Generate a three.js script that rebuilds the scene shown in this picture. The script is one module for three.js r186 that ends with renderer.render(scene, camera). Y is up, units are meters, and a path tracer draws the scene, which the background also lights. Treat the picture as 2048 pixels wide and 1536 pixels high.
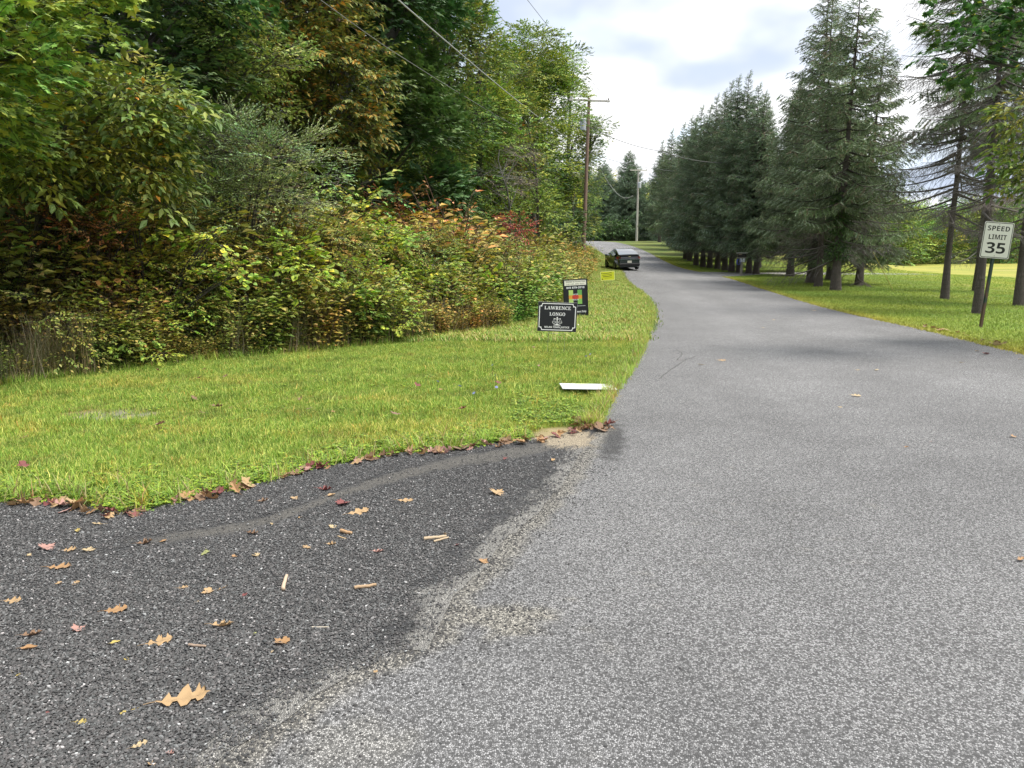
import * as THREE from 'three';
import { mergeGeometries, toCreasedNormals } from 'three/addons/utils/BufferGeometryUtils.js';
import { RoundedBoxGeometry } from 'three/addons/geometries/RoundedBoxGeometry.js';
import { ImprovedNoise } from 'three/addons/math/ImprovedNoise.js';

// ---------------------------------------------------------------- camera, sky, sun, exposure
const scene = new THREE.Scene();
const F = 1539, PITCH = Math.atan(253 / F), EYE = 1.5;
const camera = new THREE.PerspectiveCamera(2 * Math.atan(768 / F) * 180 / Math.PI, 4 / 3, 0.1, 4000);
camera.position.set(0, EYE, 0);
camera.rotation.x = -PITCH;
scene.add(camera);

const noise = new ImprovedNoise();
const fbm = (x, y, z, o = 4) => { let s = 0, a = 0.5, f = 1; for (let i = 0; i < o; i++) { s += a * noise.noise(x * f, y * f, z * f); a *= 0.5; f *= 2.03; } return s; };
const smooth = (a, b, x) => { const t = Math.min(1, Math.max(0, (x - a) / (b - a))); return t * t * (3 - 2 * t); };
const lerp = (a, b, t) => a + (b - a) * t;
const SUN_AZ = 108 * Math.PI / 180, SUN_EL = 64 * Math.PI / 180;
const SUN = new THREE.Vector3(Math.sin(SUN_AZ) * Math.cos(SUN_EL), Math.sin(SUN_EL), -Math.cos(SUN_AZ) * Math.cos(SUN_EL));
{
  const W = 1536, Hh = 768, data = new Float32Array(W * Hh * 4), v = new THREE.Vector3();
  for (let j = 0; j < Hh; j++) for (let i = 0; i < W; i++) {
    const ph = ((i + 0.5) / W - 0.5) * 2 * Math.PI, th = ((j + 0.5) / Hh - 0.5) * Math.PI;
    v.set(Math.cos(ph) * Math.cos(th), Math.sin(th), Math.sin(ph) * Math.cos(th));
    const y = Math.max(v.y, 0.0), k = 1 / (y + 0.22);
    const px = v.x * k, pz = v.z * k;
    const n1 = fbm(px * 1.15 + 3.1, pz * 1.15 + 7.7, 1.3, 6), n2 = fbm(px * 2.6 + 11, pz * 2.6 - 4, 5.2, 5);
    const grey = smooth(-0.22, 0.24, n1 + 0.45 * n2), blue = smooth(0.08, 0.3, fbm(px * 1.7 - 9, pz * 1.7 + 2, 9.1, 5));
    const ang = Math.max(0, v.dot(SUN)), glow = 0.55 * Math.pow(ang, 6) + 1.6 * Math.pow(ang, 40);
    const L = 0.86 + 0.6 * glow + 0.16 * n2 + 0.1 * n1;
    let r = L, g = L * 1.005, b = L * 1.02;
    const gd = 0.5 * grey * (1 - 0.6 * Math.min(1, glow));
    r *= 1 - gd * 1.08; g *= 1 - gd * 0.95; b *= 1 - gd * 0.72;
    const bl = 0.45 * blue * (1 - grey);
    r = lerp(r, 0.6 * L, bl); g = lerp(g, 0.85 * L, bl); b = lerp(b, 1.08 * L, bl);
    if (v.y < 0) { const d = smooth(0, -0.15, v.y); r *= 1 - 0.6 * d; g *= 1 - 0.6 * d; b *= 1 - 0.62 * d; }
    data.set([r, g, b, 1], (j * W + i) * 4);
  }
  const sky = new THREE.DataTexture(data, W, Hh, THREE.RGBAFormat, THREE.FloatType);
  sky.mapping = THREE.EquirectangularReflectionMapping; sky.minFilter = sky.magFilter = THREE.LinearFilter; sky.needsUpdate = true;
  scene.background = sky; scene.environment = sky; scene.environmentIntensity = 1; scene.backgroundIntensity = 1;
}
const sun = new THREE.DirectionalLight(new THREE.Color(1, 0.94, 0.84), 3.2);
sun.name = 'sun';
sun.position.copy(SUN).multiplyScalar(160).add(new THREE.Vector3(4, 0, -35)); sun.target.position.set(4, 0, -35);
sun.castShadow = true; sun.shadow.radius = 42; sun.shadow.mapSize.set(4096, 4096); sun.shadow.normalBias = 0.03;
Object.assign(sun.shadow.camera, { left: -70, right: 70, top: 70, bottom: -70, near: 20, far: 320 });
scene.add(sun, sun.target);
const renderer = new THREE.WebGLRenderer({ antialias: true });
renderer.toneMapping = THREE.LinearToneMapping; renderer.toneMappingExposure = 1.7;
renderer.shadowMap.enabled = true; renderer.shadowMap.type = THREE.PCFSoftShadowMap;

// ---------------------------------------------------------------- helpers
const rng = (s) => () => { s |= 0; s = s + 0x6D2B79F5 | 0; let t = Math.imul(s ^ s >>> 15, 1 | s); t = t + Math.imul(t ^ t >>> 7, 61 | t) ^ t; return ((t ^ t >>> 14) >>> 0) / 4294967296; };
const R0 = rng(7);
const V = (x, y, z) => new THREE.Vector3(x, y, z);
const used = new Map();
const numbered = (n) => { const k = used.get(n) ?? 0; used.set(n, k + 1); return k ? n + '_' + String(k).padStart(3, '0') : n; };
function tag(o, label, category, group, kind) {
  if (label) o.userData.label = label; if (category) o.userData.category = category;
  if (group) o.userData.group = group; if (kind) o.userData.kind = kind;
  return o;
}
function thing(name, label, category, [x, y, z] = [0, 0, 0], turn = 0, group) {
  const o = new THREE.Group(); o.name = numbered(name); o.position.set(x, y, z); o.rotation.y = turn; scene.add(o);
  return tag(o, label, category, group);
}
function obj(name, geo, mat, parent) {
  const g = Array.isArray(geo) ? mergeGeometries(geo.map((q) => { const c = q.index ? q.toNonIndexed() : q; for (const k of Object.keys(c.attributes)) if (!['position', 'normal', 'uv'].includes(k)) c.deleteAttribute(k); return c; })) : geo;
  const m = new THREE.Mesh(g, mat); m.name = parent ? name : numbered(name); m.castShadow = m.receiveShadow = true; (parent ?? scene).add(m); return m;
}
const struct = (name, geo, mat) => { const m = obj(name, geo, mat); m.userData.kind = 'structure'; return m; };
const std = (r, g, b, o = {}) => new THREE.MeshStandardMaterial({ color: new THREE.Color().setRGB(r, g, b), roughness: 0.7, side: THREE.DoubleSide, ...o });
const interp = (P, x) => { // smooth interpolation through [x, y] pairs
  if (x <= P[0][0]) return P[0][1]; const n = P.length - 1; if (x >= P[n][0]) return P[n][1];
  let i = 0; while (P[i + 1][0] < x) i++;
  const s = (k) => { if (k <= 0 || k >= n) { const a = Math.max(0, Math.min(n - 1, k - (k >= n ? 1 : 0))); return (P[a + 1][1] - P[a][1]) / (P[a + 1][0] - P[a][0]); } const l = (P[k][1] - P[k - 1][1]) / (P[k][0] - P[k - 1][0]), r = (P[k + 1][1] - P[k][1]) / (P[k + 1][0] - P[k][0]); return l * r <= 0 ? 0 : 2 * l * r / (l + r); };
  const h = P[i + 1][0] - P[i][0], t = (x - P[i][0]) / h, t2 = t * t, t3 = t2 * t;
  return (2 * t3 - 3 * t2 + 1) * P[i][1] + (t3 - 2 * t2 + t) * h * s(i) + (-2 * t3 + 3 * t2) * P[i + 1][1] + (t3 - t2) * h * s(i + 1);
};
function texture(size, fn, srgb = true, hgt = size) { // fn(x, y) -> linear [r, g, b]
  const d = new Uint8Array(size * hgt * 4), to = (c) => 255 * (srgb ? (c <= 0.0031308 ? 12.92 * c : 1.055 * Math.pow(c, 1 / 2.4) - 0.055) : c);
  for (let y = 0; y < hgt; y++) for (let x = 0; x < size; x++) { const c = fn(x, y), k = (y * size + x) * 4; for (let i = 0; i < 3; i++) d[k + i] = Math.max(0, Math.min(255, to(c[i]))); d[k + 3] = 255; }
  const t = new THREE.DataTexture(d, size, hgt); t.wrapS = t.wrapT = THREE.RepeatWrapping; t.magFilter = THREE.LinearFilter; t.minFilter = THREE.LinearMipmapLinearFilter; t.generateMipmaps = true;
  if (srgb) t.colorSpace = THREE.SRGBColorSpace; t.needsUpdate = true; return t;
}
const canvasTex = (w, h, draw) => { const c = document.createElement('canvas'); c.width = w; c.height = h; const x = c.getContext('2d'); draw(x, w, h); const t = new THREE.CanvasTexture(c); t.colorSpace = THREE.SRGBColorSpace; return t; };

// ---------------------------------------------------------------- the lie of the land (d = metres ahead of the camera, z = -d)
const PROFILE = [[-40, 0], [0, 0], [20, 0], [35, 0.1], [45, 0.28], [57, 0.6], [70, 1.5], [85, 2.65], [100, 3.5], [112, 3.78], [130, 3.4], [160, 2], [250, 1], [900, 4]];
const LEFT = [[-20, -3], [-8, -2.4], [0, -1.9], [2, -1.7], [3, -1.3], [4.2, -0.6], [5.4, 0.15], [6.6, 0.69], [8.4, 1.14], [10.3, 1.62], [12.6, 2.16], [14.7, 2.58], [17.5, 3.2], [20.2, 3.71], [24.3, 4.41], [30.7, 5.2], [40.8, 6.12], [56, 7.82], [66, 8.45], [76, 8.6], [88, 8.2], [100, 6.8], [115, 3.5], [135, -3], [160, -16]];
const RIGHT = [[-20, 7.2], [0, 7.3], [8, 7.6], [11.9, 8.05], [14, 8.35], [16.1, 8.65], [19.5, 9.0], [25.2, 9.75], [31.9, 10.87], [47.6, 12.9], [54, 13.1], [62, 12.95], [70, 13.1], [77, 13.3], [84, 13.3], [95, 12.9], [105, 11.4], [118, 8.5], [138, 1.5], [163, -12]];
const BRUSH = [[-12, -9.5], [4, -8.2], [7.5, -7.0], [9.24, -6.23], [10.07, -5.78], [10.8, -5.13], [11.9, -4.09], [12.9, -3.16], [14.1, -2.06], [15.3, -1.23], [16.7, -0.26], [18.7, 0.44], [24.3, 1.35], [30, 2.25], [43.6, 4.1], [56, 5.7], [62, 6.3], [76, 6.6], [90, 6], [110, 2], [135, -6], [160, -19]];
const GRASS = [[-16, 3.3], [-8, 4.0], [-5, 4.35], [-3.1, 4.48], [-2.81, 4.5], [-2.32, 4.31], [-2.15, 4.37], [-2.04, 4.54], [-1.76, 4.82], [-1.6, 5.05], [-1.43, 5.29], [-1.19, 5.47], [-0.89, 5.69], [-0.48, 5.83], [-0.1, 6.08], [0.23, 6.22], [0.75, 6.7]]; // x -> d of the grass edge
const GRAVEL = [[-8, -5], [-3, -2.6], [0, -1.55], [1, -1.25], [2.08, -0.87], [2.29, -0.77], [2.53, -0.64], [2.69, -0.46], [2.87, -0.31], [3.22, -0.28], [3.52, -0.13], [3.73, -0.09], [4.58, 0.22], [5.6, 0.5], [6.7, 0.78]]; // d -> x of the gravel's edge on the asphalt
const xl = (d) => interp(LEFT, d), xr = (d) => interp(RIGHT, d), xb = (d) => interp(BRUSH, d), dgrass = (x) => interp(GRASS, x), xg = (d) => interp(GRAVEL, d);
function H(x, d) {
  const p = interp(PROFILE, d), w = 1 - smooth(xr(d) + 8, xr(d) + 34, x);
  let h = p * w + Math.min(p, 0.3) * (1 - w);
  const s = xb(d) - x; if (s > 0) h += 0.75 * smooth(0, 7, s) + 0.035 * Math.min(60, Math.max(0, s - 4));
  const off = Math.max(xl(d) - x, x - xr(d), 0);
  h += 0.05 * Math.min(1, off / 2) * fbm(x * 0.35, d * 0.35, 2.2, 3) + Math.min(0.7, off / 60) * noise.noise(x * 0.04, d * 0.04, 4.4);
  return h;
}
const Hw = (x, z) => H(x, -z);
const CP = Math.cos(PITCH), SP = Math.sin(PITCH);
function ray(u, v) { const x = (u - 1024) / F, y = -(v - 768) / F; return [x, y * CP - SP, CP + y * SP]; }
function ground(u, v) { // the spot of ground seen at a place in the photograph
  const [x, y, f] = ray(u, v); let t = 0.5, st = 0.05;
  for (; t < 400; t += st) { if (EYE + y * t < H(x * t, f * t)) { let a = t - st, b = t; for (let i = 0; i < 12; i++) { const m = (a + b) / 2; if (EYE + y * m < H(x * m, f * m)) b = m; else a = m; } t = b; break; } st = Math.max(0.05, t * 0.01); }
  return V(x * t, H(x * t, f * t), -f * t);
}
const at = (u, v, d) => { const [x, y, f] = ray(u, v), t = d / f; return V(x * t, EYE + y * t, -d); };

// ---------------------------------------------------------------- ground textures
function chips(size, cells, seed, shade) { // packed stone chips, tiling: fn of (random of the chip, edge 0..1)
  const R = rng(seed), N = cells, px = new Float32Array(N * N), py = new Float32Array(N * N), tone = new Float32Array(N * N);
  for (let i = 0; i < N * N; i++) { px[i] = R(); py[i] = R(); tone[i] = R(); }
  const s = N / size, hgt = new Float32Array(size * size);
  const t = texture(size, (x, y) => {
    const fx = x * s, fy = y * s, ix = Math.floor(fx), iy = Math.floor(fy); let a = 9, b = 9, id = 0;
    for (let dy = -1; dy <= 1; dy++) for (let dx = -1; dx <= 1; dx++) {
      const k = ((iy + dy + N) % N) * N + (ix + dx + N) % N, q = (ix + dx + px[k] - fx) ** 2 + (iy + dy + py[k] - fy) ** 2;
      if (q < a) { b = a; a = q; id = k; } else if (q < b) b = q;
    }
    const e = Math.min(1, (Math.sqrt(b) - Math.sqrt(a)) * 2.2); hgt[y * size + x] = e * (0.45 + 0.55 * tone[id]); return shade(tone[id], e, R());
  });
  const bump = texture(size, (x, y) => { const h = hgt[y * size + x]; return [h, h, h]; }, false);
  return [t, bump];
}
const [asphaltMap, asphaltBump] = chips(1024, 122, 11, (t, e, r) => { const c = lerp(0.1, t > 0.74 ? 0.72 + 0.25 * r : t > 0.4 ? 0.34 + 0.22 * t : 0.15 + 0.3 * t, smooth(0.05, 0.5, e)); return [c, c, c * 1.0]; });
const [gravelMap, gravelBump] = chips(1024, 90, 23, (t, e, r) => { const c = lerp(0.12, t > 0.95 ? 0.85 : 0.28 + 0.4 * t, smooth(0.05, 0.6, e)); return [c * 0.98, c, c * 1.05]; });
const turfR = rng(5);
const turfMap = (() => { const S = 512, a = new Float32Array(S * S).fill(0.62); for (let i = 0; i < 26000; i++) { let x = turfR() * S, y = turfR() * S; const c = 0.35 + 0.65 * turfR(), an = turfR() * 6.3, l = 4 + turfR() * 9; for (let k = 0; k < l; k++) { a[((y + S * 2) % S | 0) * S + ((x + S * 2) % S | 0)] = c; x += Math.cos(an); y += Math.sin(an); } } return texture(S, (x, y) => { const c = a[y * S + x]; return [c, c * 0.98, c * 0.8]; }); })();

function sheet(rows, cols, fn) { // fn(i, j) -> {p, c, uv}
  const n = rows * cols, P = new Float32Array(n * 3), C = new Float32Array(n * 3), U = new Float32Array(n * 2), I = [];
  for (let i = 0; i < rows; i++) for (let j = 0; j < cols; j++) { const k = i * cols + j, q = fn(i, j); P.set(q.p, k * 3); C.set(q.c, k * 3); U.set(q.uv, k * 2); }
  for (let i = 0; i < rows - 1; i++) for (let j = 0; j < cols - 1; j++) { const a = i * cols + j, b = a + 1, c = a + cols, d = c + 1; I.push(a, b, c, b, d, c); }
  const g = new THREE.BufferGeometry(); g.setAttribute('position', new THREE.BufferAttribute(P, 3)); g.setAttribute('color', new THREE.BufferAttribute(C, 3)); g.setAttribute('uv', new THREE.BufferAttribute(U, 2)); g.setIndex(I); g.computeVertexNormals(); return g;
}
const mix3 = (a, b, t) => [lerp(a[0], b[0], t), lerp(a[1], b[1], t), lerp(a[2], b[2], t)];
const stops = (spec) => { const a = []; for (const [x0, x1, st] of spec) for (let x = x0; x < x1 - 1e-6; x += st) a.push(x); a.push(spec[spec.length - 1][1]); return a; };
const onGrass = (x, d) => { // 0 on road or gravel, 1 on grass and soil
  const jit = 0.05 * noise.noise(x * 4, d * 4, 1) + 0.03 * noise.noise(x * 13, d * 13, 6);
  if (d > 6.5) return (x < xl(d) + jit || x > xr(d) + jit) ? 1 : 0;
  if (x > 4) return x > xr(d) + jit ? 1 : 0;
  return x < 0.72 && d > dgrass(x) + jit && x < xl(d) + jit ? 1 : 0;
};
{ // the ground
  const xs = stops([[-700, -200, 70], [-200, -60, 14], [-60, -16, 2], [-16, -9, 0.5], [-9, 3, 0.12], [3, 24, 0.3], [24, 60, 1.5], [60, 200, 12], [200, 700, 70]]);
  const ds = stops([[-60, -10, 8], [-10, 2, 1], [2, 12, 0.12], [12, 30, 0.25], [30, 80, 0.8], [80, 180, 2], [180, 300, 12], [300, 1200, 90]]);
  const g = sheet(ds.length, xs.length, (i, j) => {
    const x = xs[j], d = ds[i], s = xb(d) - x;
    let y = H(x, d) - 0.012;
    const inR = Math.min(x - xl(d), xr(d) - x); if (inR > 0.05) y -= 0.06 * smooth(0.05, 0.4, inR);
    if (d < 6.6 && x < 0.8) y -= 0.06 * smooth(0.03, 0.25, dgrass(x) - d);
    const n = fbm(x * 0.5, d * 0.5, 3, 4), n2 = fbm(x * 2.1, d * 2.1, 8, 3);
    let c = mix3([0.15, 0.17, 0.04], [0.24, 0.2, 0.07], smooth(-0.15, 0.3, n + n2 * 0.6));
    if (x > xr(d)) c = mix3([0.13, 0.2, 0.035], [0.2, 0.23, 0.05], smooth(-0.2, 0.25, n + n2 * 0.4));
    const far = smooth(8, 14, x - xr(d)) * smooth(14, 24, d + (x - xr(d)));
    c = mix3(c, mix3([0.33, 0.37, 0.06], [0.5, 0.47, 0.1], smooth(-0.2, 0.2, fbm(x * 0.06, d * 0.22, 3, 4) + 0.5 * n2)), far * smooth(22, 40, d));
    c = mix3(c, [0.5, 0.4, 0.24], smooth(0.55, 0.8, Math.exp(-(((d - 76 - 0.12 * (x - 40)) / 2.2) ** 2))) * smooth(24, 34, x) * 0.8);
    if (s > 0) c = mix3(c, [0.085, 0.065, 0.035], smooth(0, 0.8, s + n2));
    if (x > -0.6 && x < 1.4 && d < 7.6) c = mix3(c, [0.4, 0.33, 0.22], smooth(0.3, 0.6, sandAt(x, d) + n2 * 0.4));
    const bare = Math.exp(-(((x + 3.95) / 0.5) ** 2) - (((d - 7.4) / 0.28) ** 2)); if (bare > 0.3) c = mix3(c, [0.28, 0.27, 0.25], smooth(0.3, 0.6, bare + n2));
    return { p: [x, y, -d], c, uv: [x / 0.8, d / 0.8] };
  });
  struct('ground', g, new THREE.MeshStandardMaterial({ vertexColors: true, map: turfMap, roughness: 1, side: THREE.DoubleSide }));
}
function sandAt(x, d) { return Math.exp(-(((x - 0.44) / 0.27) ** 2) - (((d - 6.36) / 0.4) ** 2)); }
{ // the road
  const ds = stops([[-20, 1.6, 0.6], [1.6, 9, 0.035], [9, 20, 0.08], [20, 60, 0.3], [60, 160, 0.8]]), N = 171;
  const g = sheet(ds.length, N, (i, j) => {
    const d = ds[i], a = xl(d) + 0.05 * noise.noise(d * 3.1, 2, 4) + 0.03 * noise.noise(d * 11, 1, 4), b = xr(d) + 0.05 * noise.noise(d * 2.3, 8, 4) + 0.03 * noise.noise(d * 9, 7, 4), t = j / (N - 1), x = lerp(a, b, t);
    let k = 0.225 * (1 + 0.3 * fbm(x * 0.9, d * 0.5, 7, 4) + 0.16 * fbm(x * 4, d * 3, 2, 3)), c = [k, k * 1.0, k * 1.01];
    const nn = fbm(x * 7, d * 7, 3, 3), n5 = fbm(x * 2.2, d * 2.2, 12, 4);
    // lighter worn wheel tracks, dust from the gravel, the dark smear where tyres turn in
    const tr = Math.exp(-(((x - lerp(a, b, 0.33)) / 0.7) ** 2)) + Math.exp(-(((x - lerp(a, b, 0.68)) / 0.8) ** 2)); c = c.map((q) => q * (0.94 + 0.16 * tr * smooth(5, 9, d)));
    const sm = Math.exp(-(((x - (0.85 + 0.14 * (d - 6.4))) / 0.13) ** 2) - (((d - 6.25) / 0.75) ** 2)); c = c.map((q) => q * (1 - 0.62 * smooth(0.25, 0.75, sm + nn * 0.7)));
    if (d < 7 && x < 2.5) { const o = x - xg(d), du = Math.exp(-(((o - 0.03) / (0.085 + 0.05 * n5)) ** 2)); c = mix3(c, [0.27, 0.255, 0.22], Math.min(0.85, smooth(0.15, 0.75, du + nn * 0.8) * 0.75)); const pale = Math.exp(-(((x + 0.02) / 0.2) ** 2) - (((d - 3.02) / 0.16) ** 2)); c = mix3(c, [0.3, 0.285, 0.25], smooth(0.25, 0.7, pale + nn * 0.9) * 0.9); const pale2 = Math.exp(-(((x + 0.5) / 0.2) ** 2) - (((d - 2.15) / 0.2) ** 2)); c = mix3(c, [0.27, 0.265, 0.25], smooth(0.3, 0.8, pale2 + nn) * 0.75); }
    c = mix3(c, [0.36, 0.3, 0.21], smooth(0.3, 0.6, sandAt(x, d) + nn * 0.6));
    return { p: [x, H(x, d) + 0.006, -d], c: c.map((q) => q * 2.0), uv: [x / 0.85, d / 0.85] };
  });
  const m = struct('road', g, new THREE.MeshStandardMaterial({ vertexColors: true, map: asphaltMap, bumpMap: asphaltBump, bumpScale: 0.0035, roughness: 0.85, side: THREE.DoubleSide }));
  // cracks: dark narrow ribbons lying in the asphalt
  const crackMat = std(0.06, 0.057, 0.053, { roughness: 1 });
  for (const [pts, w] of [[[[1395, 712], [1372, 720], [1356, 722], [1364, 708], [1352, 700]], 0.009], [[[1372, 720], [1350, 735], [1335, 745], [1318, 760]], 0.007], [[[1498, 594], [1525, 595], [1558, 596]], 0.02], [[[1268, 583], [1280, 585], [1292, 584]], 0.02], [[[1940, 868], [1990, 875], [2030, 878]], 0.005], [[[1420, 690], [1470, 700], [1530, 704]], 0.006], [[[1600, 1010], [1580, 1060], [1596, 1120]], 0.0015], [[[1480, 655], [1560, 652], [1640, 660]], 0.006]]) {
    const cp = new THREE.CatmullRomCurve3(pts.map(([u, v]) => ground(u, v)), false, 'centripetal').getPoints(40), P = [], I = [];
    cp.forEach((p, i) => { const q = cp[Math.min(40, i + 1)], o = cp[Math.max(0, i - 1)], t = V(q.z - o.z, 0, o.x - q.x).normalize(), jx = 0.8 * w * noise.noise(p.x * 9, p.z * 9, 1), ww = w * (0.35 + 0.4 * Math.abs(noise.noise(i * 0.4, 3, 1)) + 0.25 * Math.sin(i / 40 * 3.14)); for (const s of [-1, 1]) { const x = p.x + t.x * (s * ww + jx), z = p.z + t.z * (s * ww + jx); P.push(x, Hw(x, z) + 0.0105, z); } if (i) I.push(i * 2 - 2, i * 2 - 1, i * 2, i * 2 - 1, i * 2 + 1, i * 2); });
    const cg = new THREE.BufferGeometry(); cg.setAttribute('position', new THREE.Float32BufferAttribute(P, 3)); cg.setIndex(I); cg.computeVertexNormals(); obj('crack', cg, crackMat, m);
  }
}
const dustAt = (x, d) => { // the worn sandy track that crosses the gravel
  const line = interp([[-3.2, 3.75], [-2.2, 3.85], [-1.5, 4.15], [-1.0, 4.9], [-0.5, 5.45], [0.1, 5.85], [0.5, 6.2]], x); const w = 0.13 + 0.12 * smooth(-1.8, 0, x);
  return Math.exp(-(((d - line) / w) ** 2)) * smooth(-2.6, -1.6, x) + 0.5 * Math.exp(-(((x + 2.3) / 0.35) ** 2) - (((d - 3.72) / 0.1) ** 2));
};
{ // the gravel drive
  const xs = stops([[-16, -6, 0.4], [-6, 0.76, 0.035]]), N = 190, inv = (x) => { let a = -8, b = 6.7; for (let i = 0; i < 22; i++) { const m = (a + b) / 2; if (xg(m) < x) a = m; else b = m; } return (a + b) / 2; };
  const g = sheet(xs.length, N, (i, j) => {
    const x = xs[i], lo = (x < -5 ? -8 : inv(x) + 0.12 * noise.noise(x * 5, 2, 2) + 0.09 * noise.noise(x * 14, 7, 2) + 0.05 * noise.noise(x * 31, 7, 2)), hi = dgrass(x) + 0.08, t = 1 - Math.pow(1 - j / (N - 1), x < -2 ? 0.6 : 0.8), d = lerp(lo, hi, t);
    const nn = fbm(x * 8, d * 8, 3, 3), n5 = fbm(x * 1.3, d * 1.3, 12, 4), k = 0.074 * (1 + 0.5 * n5 + 0.3 * nn); let c = [k * 1.0, k, k * 1.0];
    c = mix3(c, [0.33, 0.315, 0.28], 0.9 * smooth(0.3, 0.8, Math.exp(-((Math.min(0, x - xg(d)) / 0.16) ** 2)) + nn * 1.1) * (d < 6.2 ? 1 : 0));
    c = mix3(c, [0.19, 0.175, 0.148], 0.7 * smooth(0.35, 0.95, dustAt(x, d) + nn * 0.7)); c = mix3(c, [0.46, 0.38, 0.26], smooth(0.25, 0.55, sandAt(x, d) + nn * 0.6));
    return { p: [x, H(x, d) + 0.0095, -d], c: c.map((q) => q * 2), uv: [x / 0.7, d / 0.7] };
  });
  struct('gravel_drive', g, new THREE.MeshStandardMaterial({ vertexColors: true, map: gravelMap, bumpMap: gravelBump, bumpScale: 0.006, roughness: 0.95, side: THREE.DoubleSide }));
}
{ // the side lane by the mailbox
  const g = sheet(40, 10, (i, j) => { const x = 12.3 + i * 0.4, t = j / 9, near = 47.4 + 3.2 * smooth(12.8, 17, x), far = 54.4 - 1.0 * smooth(12.8, 16, x), d = lerp(near, far, t) + 0.1 * noise.noise(x * 2, t * 5, 1), k = 0.34 + 0.1 * fbm(x, d, 3, 3); return { p: [x, H(x, d) + (x < 13.4 ? 0.002 : 0.012), -d], c: [k * 2, k * 1.95, k * 1.8], uv: [x / 0.85, d / 0.85] }; });
  struct('side_lane', g, new THREE.MeshStandardMaterial({ vertexColors: true, map: asphaltMap, roughness: 0.95, side: THREE.DoubleSide }));
}

// ---------------------------------------------------------------- vegetation kit
class Faces { // triangles with a colour each
  constructor() { this.P = []; this.C = []; this.I = []; this.U = []; }
  v(p, c, a = 0, b = 0) { this.P.push(p.x, p.y, p.z); this.C.push(c[0], c[1], c[2]); this.U.push(a, b); return this.P.length / 3 - 1; }
  f(a, b, c) { this.I.push(a, b, c); }
  geo() { const g = new THREE.BufferGeometry(); g.setAttribute('position', new THREE.Float32BufferAttribute(this.P, 3)); g.setAttribute('color', new THREE.Float32BufferAttribute(this.C, 3)); g.setAttribute('uv', new THREE.Float32BufferAttribute(this.U, 2)); g.setIndex(this.I); g.computeVertexNormals(); return g; }
  tube(pts, r0, r1, sides, c) {
    const ring = []; let side = null, run = 0; const n = pts.length;
    pts.forEach((p, i) => {
      const t = pts[Math.min(n - 1, i + 1)].clone().sub(pts[Math.max(0, i - 1)]).normalize();
      side = (side ?? (Math.abs(t.y) > 0.8 ? V(1, 0, 0) : V(0, 1, 0))).clone().addScaledVector(t, -(side ?? (Math.abs(t.y) > 0.8 ? V(1, 0, 0) : V(0, 1, 0))).dot(t)).normalize();
      if (i) run += p.distanceTo(pts[i - 1]); const b = t.clone().cross(side), r = typeof r0 === 'function' ? r0(i / (n - 1)) : lerp(r0, r1, i / (n - 1)), ids = [];
      for (let k = 0; k < sides; k++) { const a = k / sides * 6.2832, rr = r * (1 + (sides > 6 ? 0.13 * noise.noise(a * 1.9 + p.x, p.y * 2.2, p.z) : 0)); ids.push(this.v(p.clone().addScaledVector(side, Math.cos(a) * rr).addScaledVector(b, Math.sin(a) * rr), c, k / sides * 2, run)); }
      if (ring.length) for (let k = 0; k < sides; k++) { const o = ring[ring.length - 1], m = (k + 1) % sides; this.f(o[k], o[m], ids[k]); this.f(o[m], ids[m], ids[k]); }
      ring.push(ids);
    });
  }
  leaf(p, dir, nor, L, W, c, shape) { // a folded leaf with a drooping tip, or a lobed one
    const side = dir.clone().cross(nor).normalize(), n = side.clone().cross(dir).normalize();
    const q = (a, s, h) => p.clone().addScaledVector(dir, a * L).addScaledVector(side, s * W).addScaledVector(n, h * L);
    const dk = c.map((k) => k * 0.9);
    if (shape === 'lobed') {
      const o = [[0.04, 0.1], [0.02, 0.5], [0.3, 0.28], [0.62, 0.62], [0.62, 0.24], [1, 0]], m = this.v(q(0.42, 0, 0.04), c);
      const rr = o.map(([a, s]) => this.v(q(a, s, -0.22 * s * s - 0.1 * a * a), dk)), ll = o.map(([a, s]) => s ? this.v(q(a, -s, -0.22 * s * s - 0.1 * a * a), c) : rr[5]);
      for (let i = 0; i < 5; i++) { this.f(m, rr[i], rr[i + 1]); this.f(m, ll[i + 1], ll[i]); } this.f(m, ll[0], rr[0]); return;
    }
    if (shape === 'heart') {
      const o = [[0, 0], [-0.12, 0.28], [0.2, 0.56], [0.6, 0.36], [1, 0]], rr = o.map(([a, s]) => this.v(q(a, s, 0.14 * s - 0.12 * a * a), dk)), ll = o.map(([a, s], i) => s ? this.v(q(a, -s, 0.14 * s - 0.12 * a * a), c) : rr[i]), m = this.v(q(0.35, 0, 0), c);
      for (let i = 0; i < 4; i++) { this.f(m, rr[i], rr[i + 1]); this.f(m, ll[i + 1], ll[i]); } return;
    }
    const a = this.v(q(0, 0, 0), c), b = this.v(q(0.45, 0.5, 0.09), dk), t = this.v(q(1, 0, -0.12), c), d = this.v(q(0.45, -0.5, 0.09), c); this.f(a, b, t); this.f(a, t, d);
  }
}
const pick = (R, pal) => { let s = 0; for (const p of pal) s += p[3] ?? 1; let r = R() * s; for (const p of pal) { r -= p[3] ?? 1; if (r <= 0) return p; } return pal[0]; };
const LIFT = 2.4; // overall leaf reflectance
const vary = (R, c, a = 0.25) => { const k = LIFT * (1 + a * (R() * 2 - 1)); return [c[0] * k * (1 + 0.15 * (R() - 0.5)), c[1] * k, c[2] * k]; };
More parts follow.
